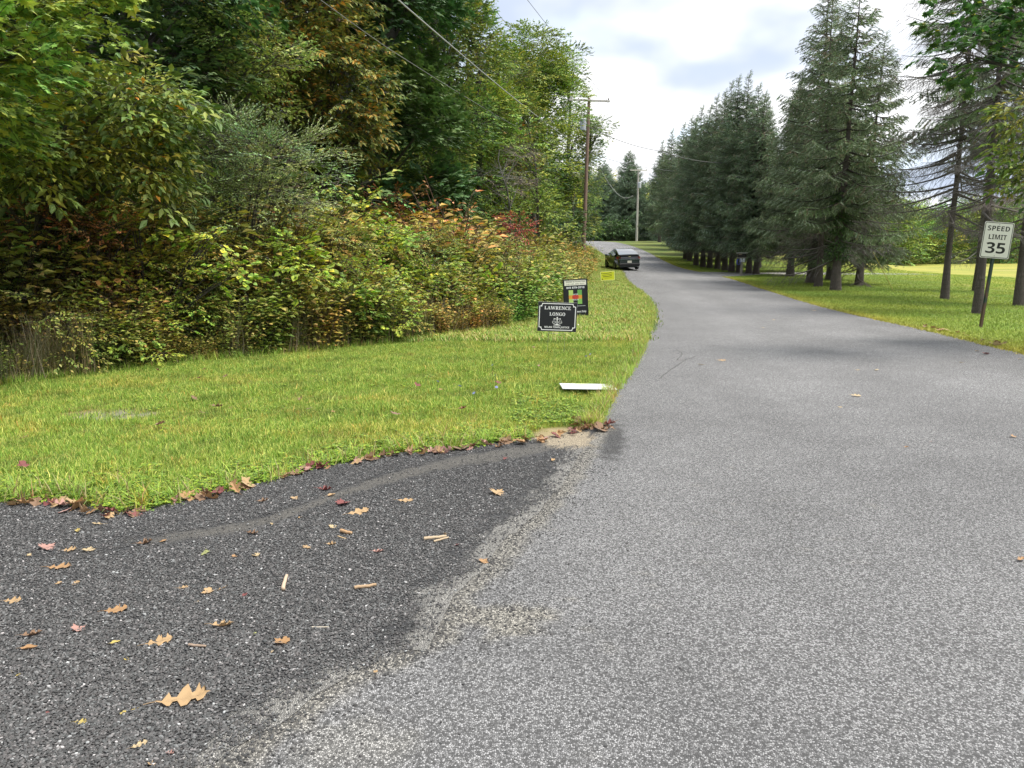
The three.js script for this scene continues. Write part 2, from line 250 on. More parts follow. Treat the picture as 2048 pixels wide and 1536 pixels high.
// a leafy twig along +x with up = +y
function twig(seed, { n = 22, len = 0.55, L = 0.1, W = 0.055, droop = 0.35, fan = 1, tilt = 0.5, pal, shape, wood = [0.05, 0.04, 0.03], forks = 3 }) {
  const R = rng(seed), f = new Faces(), arms = [];
  for (let k = 0; k < forks; k++) { const yaw = (k - (forks - 1) / 2) * 0.75 * fan + (R() - 0.5) * 0.3, up = (R() - 0.4) * 0.5, l = len * (0.7 + 0.4 * R()), pts = []; for (let i = 0; i < 4; i++) { const t = i / 3; pts.push(V(Math.cos(yaw) * l * t, up * l * t - droop * 0.35 * l * t * t, Math.sin(yaw) * l * t)); } f.tube(pts, 0.006, 0.002, 3, wood); arms.push({ pts, yaw }); }
  for (let i = 0; i < n; i++) {
    const a = arms[i % forks], t = 0.15 + 0.85 * Math.pow(R(), 0.8), k = Math.min(2, Math.floor(t * 3)), p = a.pts[k].clone().lerp(a.pts[k + 1], t * 3 - k), s = R() < 0.5 ? -1 : 1, yaw = a.yaw + s * (0.35 + 0.8 * R()) * (1.15 - 0.6 * t);
    const dir = V(Math.cos(yaw), -droop * (0.3 + R()) + 0.15, Math.sin(yaw)).normalize(), nor = V((R() - 0.5) * 2 * tilt, 1, (R() - 0.5) * 2 * tilt).normalize(), sc = 0.7 + 0.5 * R();
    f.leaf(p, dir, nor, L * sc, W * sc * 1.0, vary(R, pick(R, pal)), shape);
  }
  return f.geo();
}
// an upright leafy stem growing along +y
function stem(seed, { h = 1.2, n = 40, L = 0.06, W = 0.032, pal, arms = 4, spread = 0.35, shape, wood = [0.09, 0.07, 0.045], up = 0.25, from = 0.25, droop = 0.3, bare = 0 }) {
  const R = rng(seed), f = new Faces(), axes = [];
  for (let k = 0; k < arms; k++) { const a = R() * 6.28, hh = h * (0.65 + 0.4 * R()), sp = spread * (0.4 + R()), pts = []; for (let i = 0; i < 5; i++) { const t = i / 4; pts.push(V(Math.cos(a) * sp * t * t, hh * (t - 0.12 * t * t), Math.sin(a) * sp * t * t)); } f.tube(pts, 0.006, 0.0025, 3, wood); axes.push(pts); }
  for (let i = 0; i < n; i++) {
    const pts = axes[i % arms], t = from + (1 - from) * R(), k = Math.min(3, Math.floor(t * 4)), p = pts[k].clone().lerp(pts[k + 1], t * 4 - k), a = R() * 6.28, o = 0.02 + 0.1 * R() * (1.2 - t);
    p.x += Math.cos(a) * o; p.z += Math.sin(a) * o;
    const dir = V(Math.cos(a), up + 0.4 * (R() - 0.5) - droop * R(), Math.sin(a)).normalize(), nor = V((R() - 0.5), 1, (R() - 0.5)).addScaledVector(V(Math.cos(a), 0, Math.sin(a)), 0.4 * R()).normalize(), sc = 0.65 + 0.6 * R();
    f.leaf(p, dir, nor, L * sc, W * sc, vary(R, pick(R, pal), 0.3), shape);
  }
  return f.geo();
}
const leafMat = (rough = 0.55, tr = 0.35) => new THREE.MeshPhysicalMaterial({ vertexColors: true, color: 0xffffff, roughness: rough, transmission: tr, thickness: 0, side: THREE.DoubleSide, specularIntensity: 0.45 });
const LEAF = leafMat(0.62, 0.42), GLOSSY = leafMat(0.52, 0.36);
const SHADED = new THREE.MeshStandardMaterial({ vertexColors: true, roughness: 0.7, side: THREE.DoubleSide });
const barkAt = (x, y) => { const f = Math.abs(noise.noise(x * 0.11, y * 0.025, 3)) + 0.5 * Math.abs(noise.noise(x * 0.31, y * 0.07, 8)), g = noise.noise(x * 0.5, y * 0.5, 2); return Math.min(1, 0.3 + 1.5 * f + 0.22 * g); };
const WOOD = new THREE.MeshStandardMaterial({ vertexColors: true, map: texture(256, (x, y) => { const k = 0.35 + 0.65 * barkAt(x, y), l = smooth(0.25, 0.5, noise.noise(x * 0.05, y * 0.04, 9)); return [k * (1 - 0.1 * l), k, k * (1 - 0.08 * l)]; }), bumpMap: texture(256, (x, y) => { const k = barkAt(x, y); return [k, k, k]; }, false), bumpScale: 0.03, roughness: 0.95, side: THREE.DoubleSide });
function spread(name, parent, geo, mat, items, kind) { // items: {p, q, s, c} -> one part of many leaves
  const m = new THREE.InstancedMesh(geo, mat, items.length), M = new THREE.Matrix4(), S = V(1, 1, 1), c = new THREE.Color();
  items.forEach((o, i) => { M.compose(o.p, o.q, typeof o.s === 'number' ? S.set(o.s, o.s, o.s) : o.s); m.setMatrixAt(i, M); m.setColorAt(i, c.setRGB(...(o.c ?? [1, 1, 1]))); });
  m.name = parent ? name : numbered(name); m.castShadow = m.receiveShadow = true; if (kind) m.userData.kind = kind; (parent ?? scene).add(m); return m;
}
const yawTilt = (yaw, pitch, roll) => new THREE.Quaternion().setFromEuler(new THREE.Euler(roll, -yaw, pitch, 'YZX'));
const tint = (R, a = 0.22, h = 0.12) => { const k = 1 + a * (R() * 2 - 1), q = h * (R() * 2 - 1); return [k * (1 + q), k, k * (1 - q * 0.5)]; };
const DARK = [[0.036, 0.072, 0.02, 3], [0.048, 0.09, 0.024, 3], [0.075, 0.125, 0.028, 1.2]];
const MID = [[0.07, 0.115, 0.024, 3], [0.1, 0.145, 0.03, 2], [0.05, 0.085, 0.022, 2], [0.16, 0.17, 0.03, 0.7]];
const LIGHT = [[0.14, 0.2, 0.035, 3], [0.095, 0.15, 0.03, 2], [0.21, 0.235, 0.035, 1.4]];
const BRONZE = [[0.14, 0.12, 0.025, 3], [0.1, 0.115, 0.024, 3.5], [0.07, 0.095, 0.022, 2.5], [0.22, 0.14, 0.025, 1.5], [0.32, 0.17, 0.028, 0.6]];
const HICK = [[0.11, 0.135, 0.024, 4], [0.17, 0.175, 0.03, 2.5], [0.065, 0.095, 0.022, 2], [0.38, 0.17, 0.025, 0.4]];
const OLIVE = [[0.13, 0.175, 0.055, 3], [0.17, 0.215, 0.085, 3], [0.26, 0.29, 0.19, 1.5]];
const VINE = [[0.19, 0.26, 0.03, 3], [0.125, 0.19, 0.03, 3], [0.32, 0.32, 0.035, 1.2]];
const BRAMBLE = [[0.155, 0.18, 0.03, 4], [0.2, 0.195, 0.04, 3], [0.21, 0.14, 0.045, 1.0], [0.11, 0.14, 0.03, 4], [0.32, 0.25, 0.08, 1], [0.24, 0.25, 0.05, 1.5]];
const RUST = [[0.2, 0.075, 0.026, 3], [0.14, 0.07, 0.026, 2], [0.27, 0.13, 0.035, 1.5], [0.13, 0.12, 0.035, 1]];
const RED = [[0.2, 0.042, 0.032, 3], [0.15, 0.04, 0.028, 2], [0.22, 0.1, 0.045, 1.5]];
const ORANGE = [[0.28, 0.16, 0.035, 3], [0.22, 0.12, 0.03, 2], [0.25, 0.2, 0.04, 1.5]];
const YELLOW = [[0.28, 0.32, 0.03, 3], [0.38, 0.38, 0.035, 2], [0.2, 0.27, 0.03, 2]];
const TWIGS = {
  dark: twig(1, { n: 26, L: 0.12, W: 0.085, pal: DARK, len: 0.6, shape: 'heart' }), darklobed: twig(2, { n: 22, L: 0.14, W: 0.15, pal: DARK, len: 0.6, shape: 'lobed' }),
  mid: twig(3, { n: 30, L: 0.11, W: 0.055, pal: MID, len: 0.6 }), light: twig(4, { n: 30, L: 0.11, W: 0.055, pal: LIGHT, len: 0.6 }), lightlobed: twig(5, { n: 20, L: 0.13, W: 0.14, pal: LIGHT, len: 0.5, shape: 'lobed' }),
  bronze: twig(6, { n: 26, L: 0.14, W: 0.065, pal: BRONZE, len: 0.55, droop: 0.6 }), hickory: twig(7, { n: 20, L: 0.17, W: 0.075, pal: HICK, len: 0.55, droop: 0.75, tilt: 0.4 }),
  greenlobed: twig(18, { n: 22, L: 0.13, W: 0.14, pal: [[0.055, 0.12, 0.025, 3], [0.035, 0.08, 0.022, 2], [0.11, 0.19, 0.03, 1.4], [0.25, 0.26, 0.035, 0.4]], len: 0.5, shape: 'lobed' }),
  olive: twig(8, { n: 46, L: 0.055, W: 0.022, pal: OLIVE, len: 0.55, droop: -0.1, fan: 0.5, tilt: 0.9 }), pale: twig(9, { n: 30, L: 0.085, W: 0.05, pal: [[0.2, 0.24, 0.06, 3], [0.14, 0.18, 0.05, 2], [0.3, 0.31, 0.1, 1]], len: 0.6, droop: 0.2, tilt: 0.3 }),
  vine: twig(10, { n: 22, L: 0.08, W: 0.085, pal: VINE, len: 0.4, shape: 'heart', droop: 0.5, tilt: 0.5 }), rust: twig(11, { n: 30, L: 0.075, W: 0.034, pal: RUST, len: 0.45 }), red: twig(12, { n: 26, L: 0.11, W: 0.035, pal: RED, len: 0.5, droop: 0.4 }),
  orange: twig(13, { n: 30, L: 0.08, W: 0.04, pal: ORANGE, len: 0.45 }), yellow: twig(14, { n: 30, L: 0.09, W: 0.045, pal: YELLOW, len: 0.5 }), lush: twig(19, { n: 34, L: 0.085, W: 0.052, pal: [[0.17, 0.22, 0.032, 3], [0.12, 0.17, 0.03, 2.5], [0.26, 0.27, 0.04, 1.2], [0.2, 0.13, 0.04, 0.5]], len: 0.45 }),
  bramble: twig(15, { n: 34, L: 0.07, W: 0.036, pal: BRAMBLE, len: 0.45 }),
  grey: twig(16, { n: 10, L: 0.07, W: 0.03, pal: [[0.16, 0.12, 0.08], [0.12, 0.12, 0.06]], len: 0.6, forks: 6, fan: 0.6, wood: [0.22, 0.2, 0.18] }),
};
function trunkPath(base, top, R, wob = 0.25, n = 10) { const pts = []; const a = R() * 9, h = top.y - base.y; for (let i = 0; i <= n; i++) { const t = i / n, p = base.clone().lerp(top, t); p.x += wob * noise.noise(a, t * 3, 1) * t * 2; p.z += wob * noise.noise(a + 5, t * 3, 1) * t * 2; if (i === 0) p.y -= 0.25; pts.push(p); } return pts; }
const STICK = new THREE.MeshStandardMaterial({ vertexColors: true, roughness: 0.9, side: THREE.DoubleSide });
const BARK = { grey: [0.2, 0.18, 0.155], dark: [0.11, 0.098, 0.085], brown: [0.14, 0.105, 0.08], pale: [0.26, 0.25, 0.225] };
// Foliage volumes: ellipsoids {c, r: Vector3} broken into lobes, lobes hung with twigs.
function lobes(ells, R, size) {
  const out = [];
  for (const e of ells) { const n = Math.max(3, Math.round(e.r.x * e.r.y * e.r.z / (size ** 3) * 1.1 + 3)); for (let i = 0; i < n; i++) { let p; do p = V(R() * 2 - 1, R() * 2 - 1, R() * 2 - 1); while (p.lengthSq() > 1); p.multiplyScalar(0.88 / Math.max(0.55, Math.pow(p.length(), 0.45) ) ); out.push({ c: e.c.clone().add(p.multiply(e.r)), r: size * (0.65 + 0.6 * R()), o: e.c }); } }
  return out;
}
function leafage(lbs, R, per, scale, hue = 0.2) {
  const it = [];
  for (const b of lbs) {
    const bt = tint(R, 0.18, hue), n = Math.round(per * b.r * b.r / (scale * scale));
    for (let i = 0; i < n; i++) {
      const th = R() * 6.2832, cy = Math.pow(R(), 0.75) * 1.75 - 0.75, sr = Math.sqrt(Math.max(0, 1 - cy * cy)), rr = b.r * (0.45 + 0.6 * Math.sqrt(R()));
      const d = V(Math.cos(th) * sr, cy, Math.sin(th) * sr), p = b.c.clone().addScaledVector(V(d.x, d.y * 0.75, d.z), rr), out = d.clone().addScaledVector(p.clone().sub(b.o).normalize(), 0.7);
      if (p.y < Hw(p.x, p.z) + 0.08) continue;
      const yaw = Math.atan2(out.z, out.x) + (R() - 0.5) * 1.1, t2 = tint(R, 0.16, 0.06);
      it.push({ p, q: yawTilt(yaw, 0.55 * Math.asin(Math.max(-1, Math.min(1, out.y / (out.length() + 1e-6)))) + (R() - 0.5) * 0.7, (R() - 0.5) * 1.0), s: scale * (0.75 + 0.5 * R()), c: [bt[0] * t2[0], bt[1] * t2[1], bt[2] * t2[2]] });
    }
  }
  return it;
}
const ell = (u, v, du, dv, d, dd) => ({ c: at(u, v, d), r: V(du / F * d, dv / F * d, dd ?? du / F * d) });
// a broadleaf tree: trunk, limbs, crown
function tree(name, label, category, { base, top, r = 0.2, ells, size = 0.9, per = 34, scale = 1, kind, bark = 'grey', seed, group, mat = LEAF, hue, minLimb = 0.25, extra, big }) {
  const R = rng(seed), o = thing(name, label, category, base.toArray(), 0, group), b0 = base.clone();
  const loc = (p) => p.clone().sub(b0);
  const path = trunkPath(base, top, R, 0.3), f = new Faces();
  const flare = (t) => r * (1 - 0.72 * t) * (1 + 0.5 * Math.exp(-t * 28));
  f.tube(path.map(loc), flare, 0, 9, BARK[bark]); obj('trunk', f.geo(), WOOD, o);
  const lb = lobes(ells, R, size), fl = new Faces();
  for (const b of lb) {
    if (R() < 0.25) continue;
    const hgt = (b.c.y - base.y) / (top.y - base.y), t = Math.max(minLimb, Math.min(0.97, hgt - 0.1 - 0.15 * R())), k = Math.min(9, Math.floor(t * 10)), s = path[k].clone().lerp(path[k + 1], t * 10 - k), m = s.clone().lerp(b.c, 0.5); m.y += 0.08 * s.distanceTo(b.c) * (R() - 0.2);
    fl.tube(new THREE.QuadraticBezierCurve3(loc(s), loc(m), loc(b.c)).getPoints(6), Math.min(r * 0.4, 0.02 + 0.018 * s.distanceTo(b.c)), 0.008, 5, BARK[bark]);
  }
  obj('limb', fl.geo(), WOOD, o);
  let it = leafage(lb, R, per, scale, hue); it.forEach((q) => q.p.sub(b0));
  if (big) { // the nearest big leaves one by one
    it.sort((a, b) => a.p.clone().add(b0).length() - b.p.clone().add(b0).length());
    const g1 = [0, 1, 2].map((k) => { const ff = new Faces(), RR = rng(seed + k); ff.leaf(V(0, 0, 0), V(1, -0.25, 0).normalize(), V(0, 1, 0), big.L, big.W, vary(RR, pick(RR, big.pal), 0.2), big.shape); return ff.geo(); });
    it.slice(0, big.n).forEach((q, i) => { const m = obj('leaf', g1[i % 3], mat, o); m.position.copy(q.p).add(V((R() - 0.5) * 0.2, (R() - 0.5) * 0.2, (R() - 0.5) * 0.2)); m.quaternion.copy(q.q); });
  }
  spread('crown', o, TWIGS[kind], mat, it, 'stuff');
  if (extra) extra(o, R, lb, b0);
  return o;
}
// a shrub: several stems from one root and its foliage
function shrub(name, label, category, { base, ells, size = 0.4, per = 40, scale = 0.8, kind, seed, group, bark = 'dark', stems = 9, hue }) {
  const R = rng(seed), o = thing(name, label, category, base.toArray(), 0, group), lb = lobes(ells, R, size), f = new Faces();
  lb.slice(0, stems * 2).forEach((b) => { const e = b.c.clone().sub(base), m = e.clone().multiplyScalar(0.5); m.x *= 0.6; m.z *= 0.6; m.y += 0.1; f.tube(new THREE.QuadraticBezierCurve3(V((R() - 0.5) * 0.25, -0.1, (R() - 0.5) * 0.25), m, e).getPoints(6), 0.016, 0.006, 5, BARK[bark]); });
  obj('stem', f.geo(), WOOD, o);
  const it = leafage(lb, R, per, scale, hue); it.forEach((q) => q.p.sub(base)); spread('foliage', o, TWIGS[kind], LEAF, it, 'stuff');
  return o;
}
const onG = (x, d, lift = 0) => V(x, H(x, d) + lift, -d);

// ---------------------------------------------------------------- the wood on the left
const big = (u, d) => onG((u - 1024) / F * d, d);
tree('maple_tree', 'bright green maple whose leaves fill the top left corner of the view', 'tree', { base: onG(-8.0, 8.6), top: onG(-7.6, 8.8, 8), r: 0.16, kind: 'lightlobed', bark: 'grey', seed: 101, size: 0.5, per: 46, scale: 0.7, minLimb: 0.2, big: { n: 130, L: 0.1, W: 0.105, pal: LIGHT, shape: 'lobed' }, ells: [ell(10, 120, 110, 160, 8.2, 0.8), ell(-160, 200, 160, 260, 8.6, 1), ell(90, 20, 90, 60, 8.4, 0.7), ell(-20, -150, 200, 160, 8.4, 1.2)] });
tree('hickory_tree', 'young hickory with drooping olive green leaves and a few orange ones', 'tree', { base: onG(-6.9, 11.2), top: onG(-6.6, 11.3, 4.6), r: 0.09, kind: 'hickory', seed: 102, mat: GLOSSY, size: 0.45, per: 44, scale: 0.76, minLimb: 0.3, big: { n: 140, L: 0.13, W: 0.06, pal: HICK }, ells: [ell(150, 300, 170, 75, 10.6, 0.8), ell(250, 230, 110, 70, 11, 0.8), ell(60, 350, 90, 50, 10.4, 0.7), ell(290, 330, 70, 50, 11, 0.6), ell(180, 170, 120, 60, 11.4, 0.8)] });
tree('oak_tree', 'dark green oak behind the hickory with its lower limbs hanging over it', 'tree', { base: onG(-7.6, 14.5), top: onG(-7.2, 14.6, 13), r: 0.24, kind: 'dark', seed: 103, size: 0.8, per: 38, ells: [ell(250, 90, 190, 120, 14, 1.6), ell(320, 130, 70, 90, 14, 1), ell(120, -80, 260, 140, 14.5, 2.2), ell(330, -60, 160, 110, 14.5, 1.6)] });
tree('tall_oak_tree', 'tall dark straight trunk with bronze turning leaves above the silver bush', 'tree', { base: onG(-7.15, 18), top: at(428, -260, 18), r: 0.24, bark: 'dark', kind: 'bronze', seed: 104, size: 0.65, per: 36, hue: 0.2, ells: [ell(520, 90, 110, 110, 18.5, 1.6), ell(560, 230, 110, 90, 19, 1.4), ell(470, -60, 160, 90, 18.5, 2), ell(560, 30, 120, 100, 19, 1.7)] });
tree('bronze_oak_tree', 'oak with orange brown hanging leaves left of the leaning trunk', 'tree', { base: onG(-5.2, 21), top: at(640, -300, 21), r: 0.22, bark: 'dark', kind: 'bronze', seed: 105, size: 0.6, per: 38, hue: 0.2, ells: [ell(670, 110, 85, 130, 20.5, 1.5), ell(700, 220, 55, 80, 20, 1), ell(640, 250, 60, 60, 20, 1), ell(670, -80, 110, 120, 21, 1.8), ell(690, 300, 35, 30, 20, 0.7)] });
tree('dogwood_tree', 'pale green dogwood with flat layers of leaves behind the silver bush', 'tree', { base: onG(-5.9, 15.6), top: onG(-5.75, 15.6, 5.6), r: 0.07, kind: 'pale', seed: 106, size: 0.42, per: 56, scale: 0.85, ells: [ell(500, 105, 80, 22, 15.5, 0.9), ell(470, 150, 70, 18, 15.2, 0.9), ell(545, 190, 75, 20, 15.6, 0.9), ell(480, 85, 50, 18, 15.0, 0.8), ell(540, 130, 60, 16, 15, 0.8)] });
tree('leaning_maple_tree', 'dark green maple on a thick trunk that leans right above the vines', 'tree', { base: onG(-4.75, 24.6), top: at(800, -170, 24), r: 0.3, bark: 'grey', kind: 'darklobed', seed: 107, size: 0.9, per: 57, ells: [ell(800, 60, 70, 100, 24, 1.6), ell(830, 190, 52, 80, 23.5, 1.2), ell(845, 300, 52, 60, 23, 1.1), ell(770, -90, 110, 90, 24.5, 2), ell(850, 375, 42, 36, 23, 0.8)] });
tree('lichen_oak_tree', 'grey lichened trunk standing close left of the leaning maple', 'tree', { base: onG(-5.4, 25.6), top: at(690, -250, 26), r: 0.27, bark: 'pale', kind: 'dark', seed: 108, size: 0.9, per: 51, ells: [ell(700, -40, 90, 90, 26, 1.7), ell(720, 90, 60, 90, 26, 1.5), ell(600, 40, 70, 100, 27, 1.6)] });
tree('ash_tree', 'mid green ash crown right of the dark maple, under the thick cable', 'tree', { base: onG(-3.2, 28.5), top: at(880, -60, 28), r: 0.22, kind: 'mid', seed: 109, size: 0.85, per: 57, ells: [ell(880, 120, 65, 110, 27.5, 1.7), ell(890, 270, 60, 80, 27, 1.4), ell(860, 10, 75, 70, 28, 1.7), ell(880, 370, 50, 45, 26.5, 1)] });
tree('cherry_tree', 'slim dark trunk in loose light foliage left of the dead grey tree', 'tree', { base: onG(-1.2, 31.5), top: at(955, 90, 32), r: 0.13, bark: 'dark', kind: 'light', seed: 110, size: 0.8, per: 51, ells: [ell(945, 140, 60, 80, 33, 1.6), ell(960, 240, 55, 75, 32, 1.5), ell(925, 330, 50, 60, 31, 1.3), ell(905, 60, 45, 60, 32, 1.4)] });
tree('elm_tree', 'olive green elm behind the cable, filling in beside the round topped tree', 'tree', { base: onG(-0.6, 38), top: at(1000, 120, 38), r: 0.2, kind: 'mid', seed: 111, size: 0.9, per: 51, ells: [ell(1005, 260, 60, 90, 38, 1.8), ell(990, 170, 60, 75, 39, 1.8), ell(1015, 370, 60, 65, 38, 1.7), ell(960, 400, 50, 45, 38, 1.5)] });
tree('round_oak_tree', 'big round topped oak with yellowing crown, tallest against the sky left of the pole', 'tree', { base: onG(1.3, 46), top: at(1065, 130, 46), r: 0.26, kind: 'light', seed: 112, size: 0.85, per: 54, scale: 1.1, ells: [ell(1060, 150, 62, 75, 46, 2.0), ell(1095, 215, 50, 75, 46, 1.9), ell(1035, 240, 55, 80, 45, 2), ell(1080, 310, 50, 60, 45, 1.7), ell(1105, 140, 28, 42, 46, 1.3), ell(1065, 90, 42, 24, 46, 1.5)] });
tree('edge_oak_tree', 'darker green oak just behind the crossarm of the near utility pole', 'tree', { base: onG(4.0, 61), top: at(1145, 180, 61), r: 0.25, kind: 'mid', seed: 113, size: 0.85, per: 54, scale: 1.2, ells: [ell(1140, 150, 26, 50, 61, 1.4), ell(1155, 230, 22, 60, 61, 1.4), ell(1140, 330, 30, 70, 61, 1.4), ell(1160, 410, 28, 50, 61, 1.3)] });
tree('walnut_tree', 'green tree right of the near pole with one branch reaching over the road', 'tree', { base: onG(6.3, 74), top: at(1180, 240, 74), r: 0.22, kind: 'mid', seed: 114, size: 0.8, per: 57, scale: 1.25, ells: [ell(1184, 350, 16, 60, 73, 1.6), ell(1180, 430, 17, 45, 72, 1.5), ell(1196, 258, 16, 14, 72, 0.8), ell(1176, 290, 20, 40, 74, 1.5)] });
tree('yellow_birch_tree', 'small bright yellow green tree left beside the near utility pole', 'tree', { base: onG(4.5, 58.5), top: at(1145, 330, 58.5), r: 0.07, kind: 'yellow', seed: 115, size: 0.55, per: 34, scale: 1, ells: [ell(1140, 355, 14, 36, 58, 0.6), ell(1146, 410, 12, 24, 58, 0.5)] });
tree('dead_tree', 'dead grey tree with bare tangled twigs between the green crowns', 'tree', { base: onG(0.1, 30.5), top: at(1000, 290, 30.5), r: 0.07, bark: 'pale', kind: 'grey', seed: 116, size: 0.6, per: 26, ells: [ell(985, 370, 55, 30, 30, 0.9), ell(1045, 330, 35, 45, 31, 0.8)] });
tree('young_ash_tree', 'young yellow green tree with a thin dark stem near the red sumac', 'tree', { base: onG(1.15, 33), top: at(1062, 250, 33), r: 0.07, bark: 'dark', kind: 'light', seed: 117, size: 0.6, per: 32, ells: [ell(1065, 360, 36, 50, 33, 1), ell(1080, 430, 32, 36, 33, 0.9), ell(1040, 300, 30, 34, 33.5, 0.8), ell(1000, 430, 36, 34, 30, 0.8)] });
tree('autumn_cherry_tree', 'small tree with orange tinged leaves under the lower cable', 'tree', { base: onG(0.3, 35), top: at(1040, 250, 35), r: 0.08, bark: 'dark', kind: 'bronze', seed: 118, size: 0.6, per: 26, ells: [ell(1035, 290, 40, 24, 34, 0.9), ell(1050, 330, 26, 24, 34, 0.8)] });
// trees farther back that close the wood off
const BACK = [[-14, 17, 15, 'dark'], [-19, 22, 17, 'mid'], [-11.5, 23, 17, 'dark'], [-9, 29, 18, 'mid'], [-15, 30, 18, 'dark'], [-6.5, 33, 18, 'dark'], [-4.2, 39, 18, 'mid'], [-10.5, 38, 19, 'dark'], [-2.2, 47, 12.5, 'mid'], [-7, 48, 16, 'dark'], [0.6, 57, 11.5, 'dark'], [-4, 60, 15, 'mid'], [2.6, 70, 11, 'mid'], [-1, 74, 13, 'dark'], [3.4, 88, 12, 'mid'], [-11, 13, 13, 'mid']];
BACK.forEach(([x, d, h, kind], i) => { const b = onG(x, d), e = (y, rx, ry) => ({ c: V(x + (R0() - 0.5), b.y + y, -d + (R0() - 0.5)), r: V(rx, ry, rx) }); tree('woodland_tree', ['tall dense tree deep in the wood behind the roadside trees', 'shaded tree inside the wood behind the front row'][kind === 'dark' ? 0 : 1], 'tree', { base: b, top: onG(x + R0() - 0.5, d, h), r: 0.22, bark: 'dark', kind, mat: SHADED, seed: 300 + i, size: 1.25, per: 22, scale: 1.35, group: kind === 'dark' ? 'dense trees deep in the wood' : 'shaded trees in the wood', ells: [e(h * 0.8, 2.4, h * 0.18), e(h * 0.55, 3, h * 0.2), e(h * 0.32, 2.6, h * 0.16)] }); });
{ // saplings and low growth inside the wood: one dark mass
  const R = rng(77), it = []; for (let i = 0; i < 15000; i++) { const d = 8 + 74 * Math.pow(R(), 1.4), q = R(), x = xb(d) - 4 - 16 * q, y = 0.2 + (2.5 + 7 * q) * Math.pow(R(), 1.2); it.push({ p: V(x, H(x, d) + y, -d), q: yawTilt(R() * 6.28, (R() - 0.5) * 1, (R() - 0.5)), s: 1.1 + 1.1 * R(), c: tint(R, 0.3, 0.35) }); }
  for (let i = 0; i < 7000; i++) { const d = 34 + 66 * R(), q = R(), x = xb(d) - 4 - 14 * q, y = 0.5 + (5 + 6 * q) * R() * smooth(120, 60, d); it.push({ p: V(x, H(x, d) + y, -d), q: yawTilt(R() * 6.28, (R() - 0.5) * 1, (R() - 0.5)), s: 1.6 + 1.1 * R(), c: tint(R, 0.3, 0.35) }); }
  tag(spread('undergrowth', null, TWIGS.mid, SHADED, it), 'dim leafy undergrowth between the trunks inside the wood', 'undergrowth', null, 'stuff');
}
// ---------------------------------------------------------------- shrubs of the thicket
shrub('silver_bush', 'large silvery green olive bush with fine leaves, highest of the thicket', 'bush', { base: onG(-4.9, 13.8), kind: 'olive', seed: 201, size: 0.42, per: 60, scale: 0.8, stems: 14, ells: [ell(480, 300, 120, 80, 13.6, 1.0), ell(560, 340, 90, 80, 13.4, 0.9), ell(420, 300, 70, 70, 13.8, 0.8), ell(520, 410, 120, 60, 13.4, 1), ell(390, 410, 70, 50, 13.4, 0.8)] });
shrub('rust_bush', 'reddish brown bush in front of the dark gap at far left', 'bush', { base: onG(-6.4, 11.4), kind: 'rust', seed: 202, size: 0.3, per: 44, scale: 0.75, ells: [ell(150, 440, 70, 32, 11.2, 0.5), ell(80, 460, 60, 30, 11, 0.5), ell(230, 470, 60, 25, 11, 0.4)] });
shrub('vine_bush', 'bright yellow green grapevine mound below the two trunks', 'vine', { base: onG(-2.75, 17), kind: 'vine', seed: 203, size: 0.35, per: 34, scale: 0.95, ells: [ell(740, 470, 50, 42, 16.5, 0.6), ell(770, 520, 40, 40, 16, 0.5), ell(710, 430, 40, 24, 17.5, 0.6)] });
shrub('vine_bush', 'grapevine draped over weeds left of middle, yellow tips', 'vine', { base: onG(-4.0, 13.2), kind: 'vine', seed: 204, size: 0.25, per: 40, scale: 0.85, ells: [ell(610, 540, 26, 50, 12.8, 0.4), ell(590, 510, 22, 25, 12.9, 0.3), ell(690, 590, 40, 26, 13, 0.4)] });
shrub('vine_bush', 'small light green vine clump at the crest of the left bushes', 'vine', { base: onG(-5.5, 11.6), kind: 'vine', seed: 205, size: 0.2, per: 40, scale: 0.75, ells: [ell(280, 465, 22, 16, 11.4, 0.25), ell(415, 480, 26, 18, 11.6, 0.3), ell(435, 555, 34, 12, 11.3, 0.25)] });
shrub('vine_bush', 'broad leaved vine mound just left of the black signs', 'vine', { base: onG(-0.6, 18), kind: 'vine', seed: 206, size: 0.28, per: 36, scale: 0.9, ells: [ell(910, 505, 40, 26, 18.4, 0.5), ell(985, 590, 40, 28, 17.4, 0.5), ell(800, 580, 40, 28, 15.4, 0.5), ell(860, 540, 36, 20, 16.5, 0.5)] });
shrub('dark_bush', 'glossy dark green bush under the ash tree', 'bush', { base: onG(-2.2, 23), kind: 'dark', seed: 207, size: 0.45, per: 36, scale: 0.9, ells: [ell(890, 420, 45, 40, 23, 0.8), ell(860, 440, 40, 30, 23, 0.7)] });
shrub('rust_bush', 'dark russet bush under the dark maple', 'bush', { base: onG(-3.5, 22), kind: 'rust', seed: 208, size: 0.35, per: 42, scale: 0.85, ells: [ell(800, 420, 42, 30, 21.5, 0.7), ell(770, 450, 36, 22, 21, 0.6)] });
shrub('red_sumac', 'bright red sumac in the thicket near the pole', 'bush', { base: onG(0.26, 22), kind: 'red', seed: 209, size: 0.28, per: 44, scale: 0.85, ells: [ell(1042, 468, 14, 18, 22, 0.3), ell(1032, 456, 9, 9, 22, 0.2)] });
shrub('rust_bush', 'brown red weeds below the red sumac', 'bush', { base: onG(-0.3, 22), kind: 'rust', seed: 210, size: 0.3, per: 40, scale: 0.8, ells: [ell(1000, 515, 45, 24, 22, 0.6), ell(880, 480, 60, 16, 20, 0.5), ell(930, 495, 40, 16, 21, 0.5)] });
shrub('orange_bush', 'orange and brown bush at the foot of the near utility pole', 'bush', { base: onG(3.6, 41), kind: 'orange', seed: 211, size: 0.38, per: 40, scale: 1, ells: [ell(1148, 508, 20, 20, 41, 0.6), ell(1166, 525, 14, 18, 41, 0.5)] });
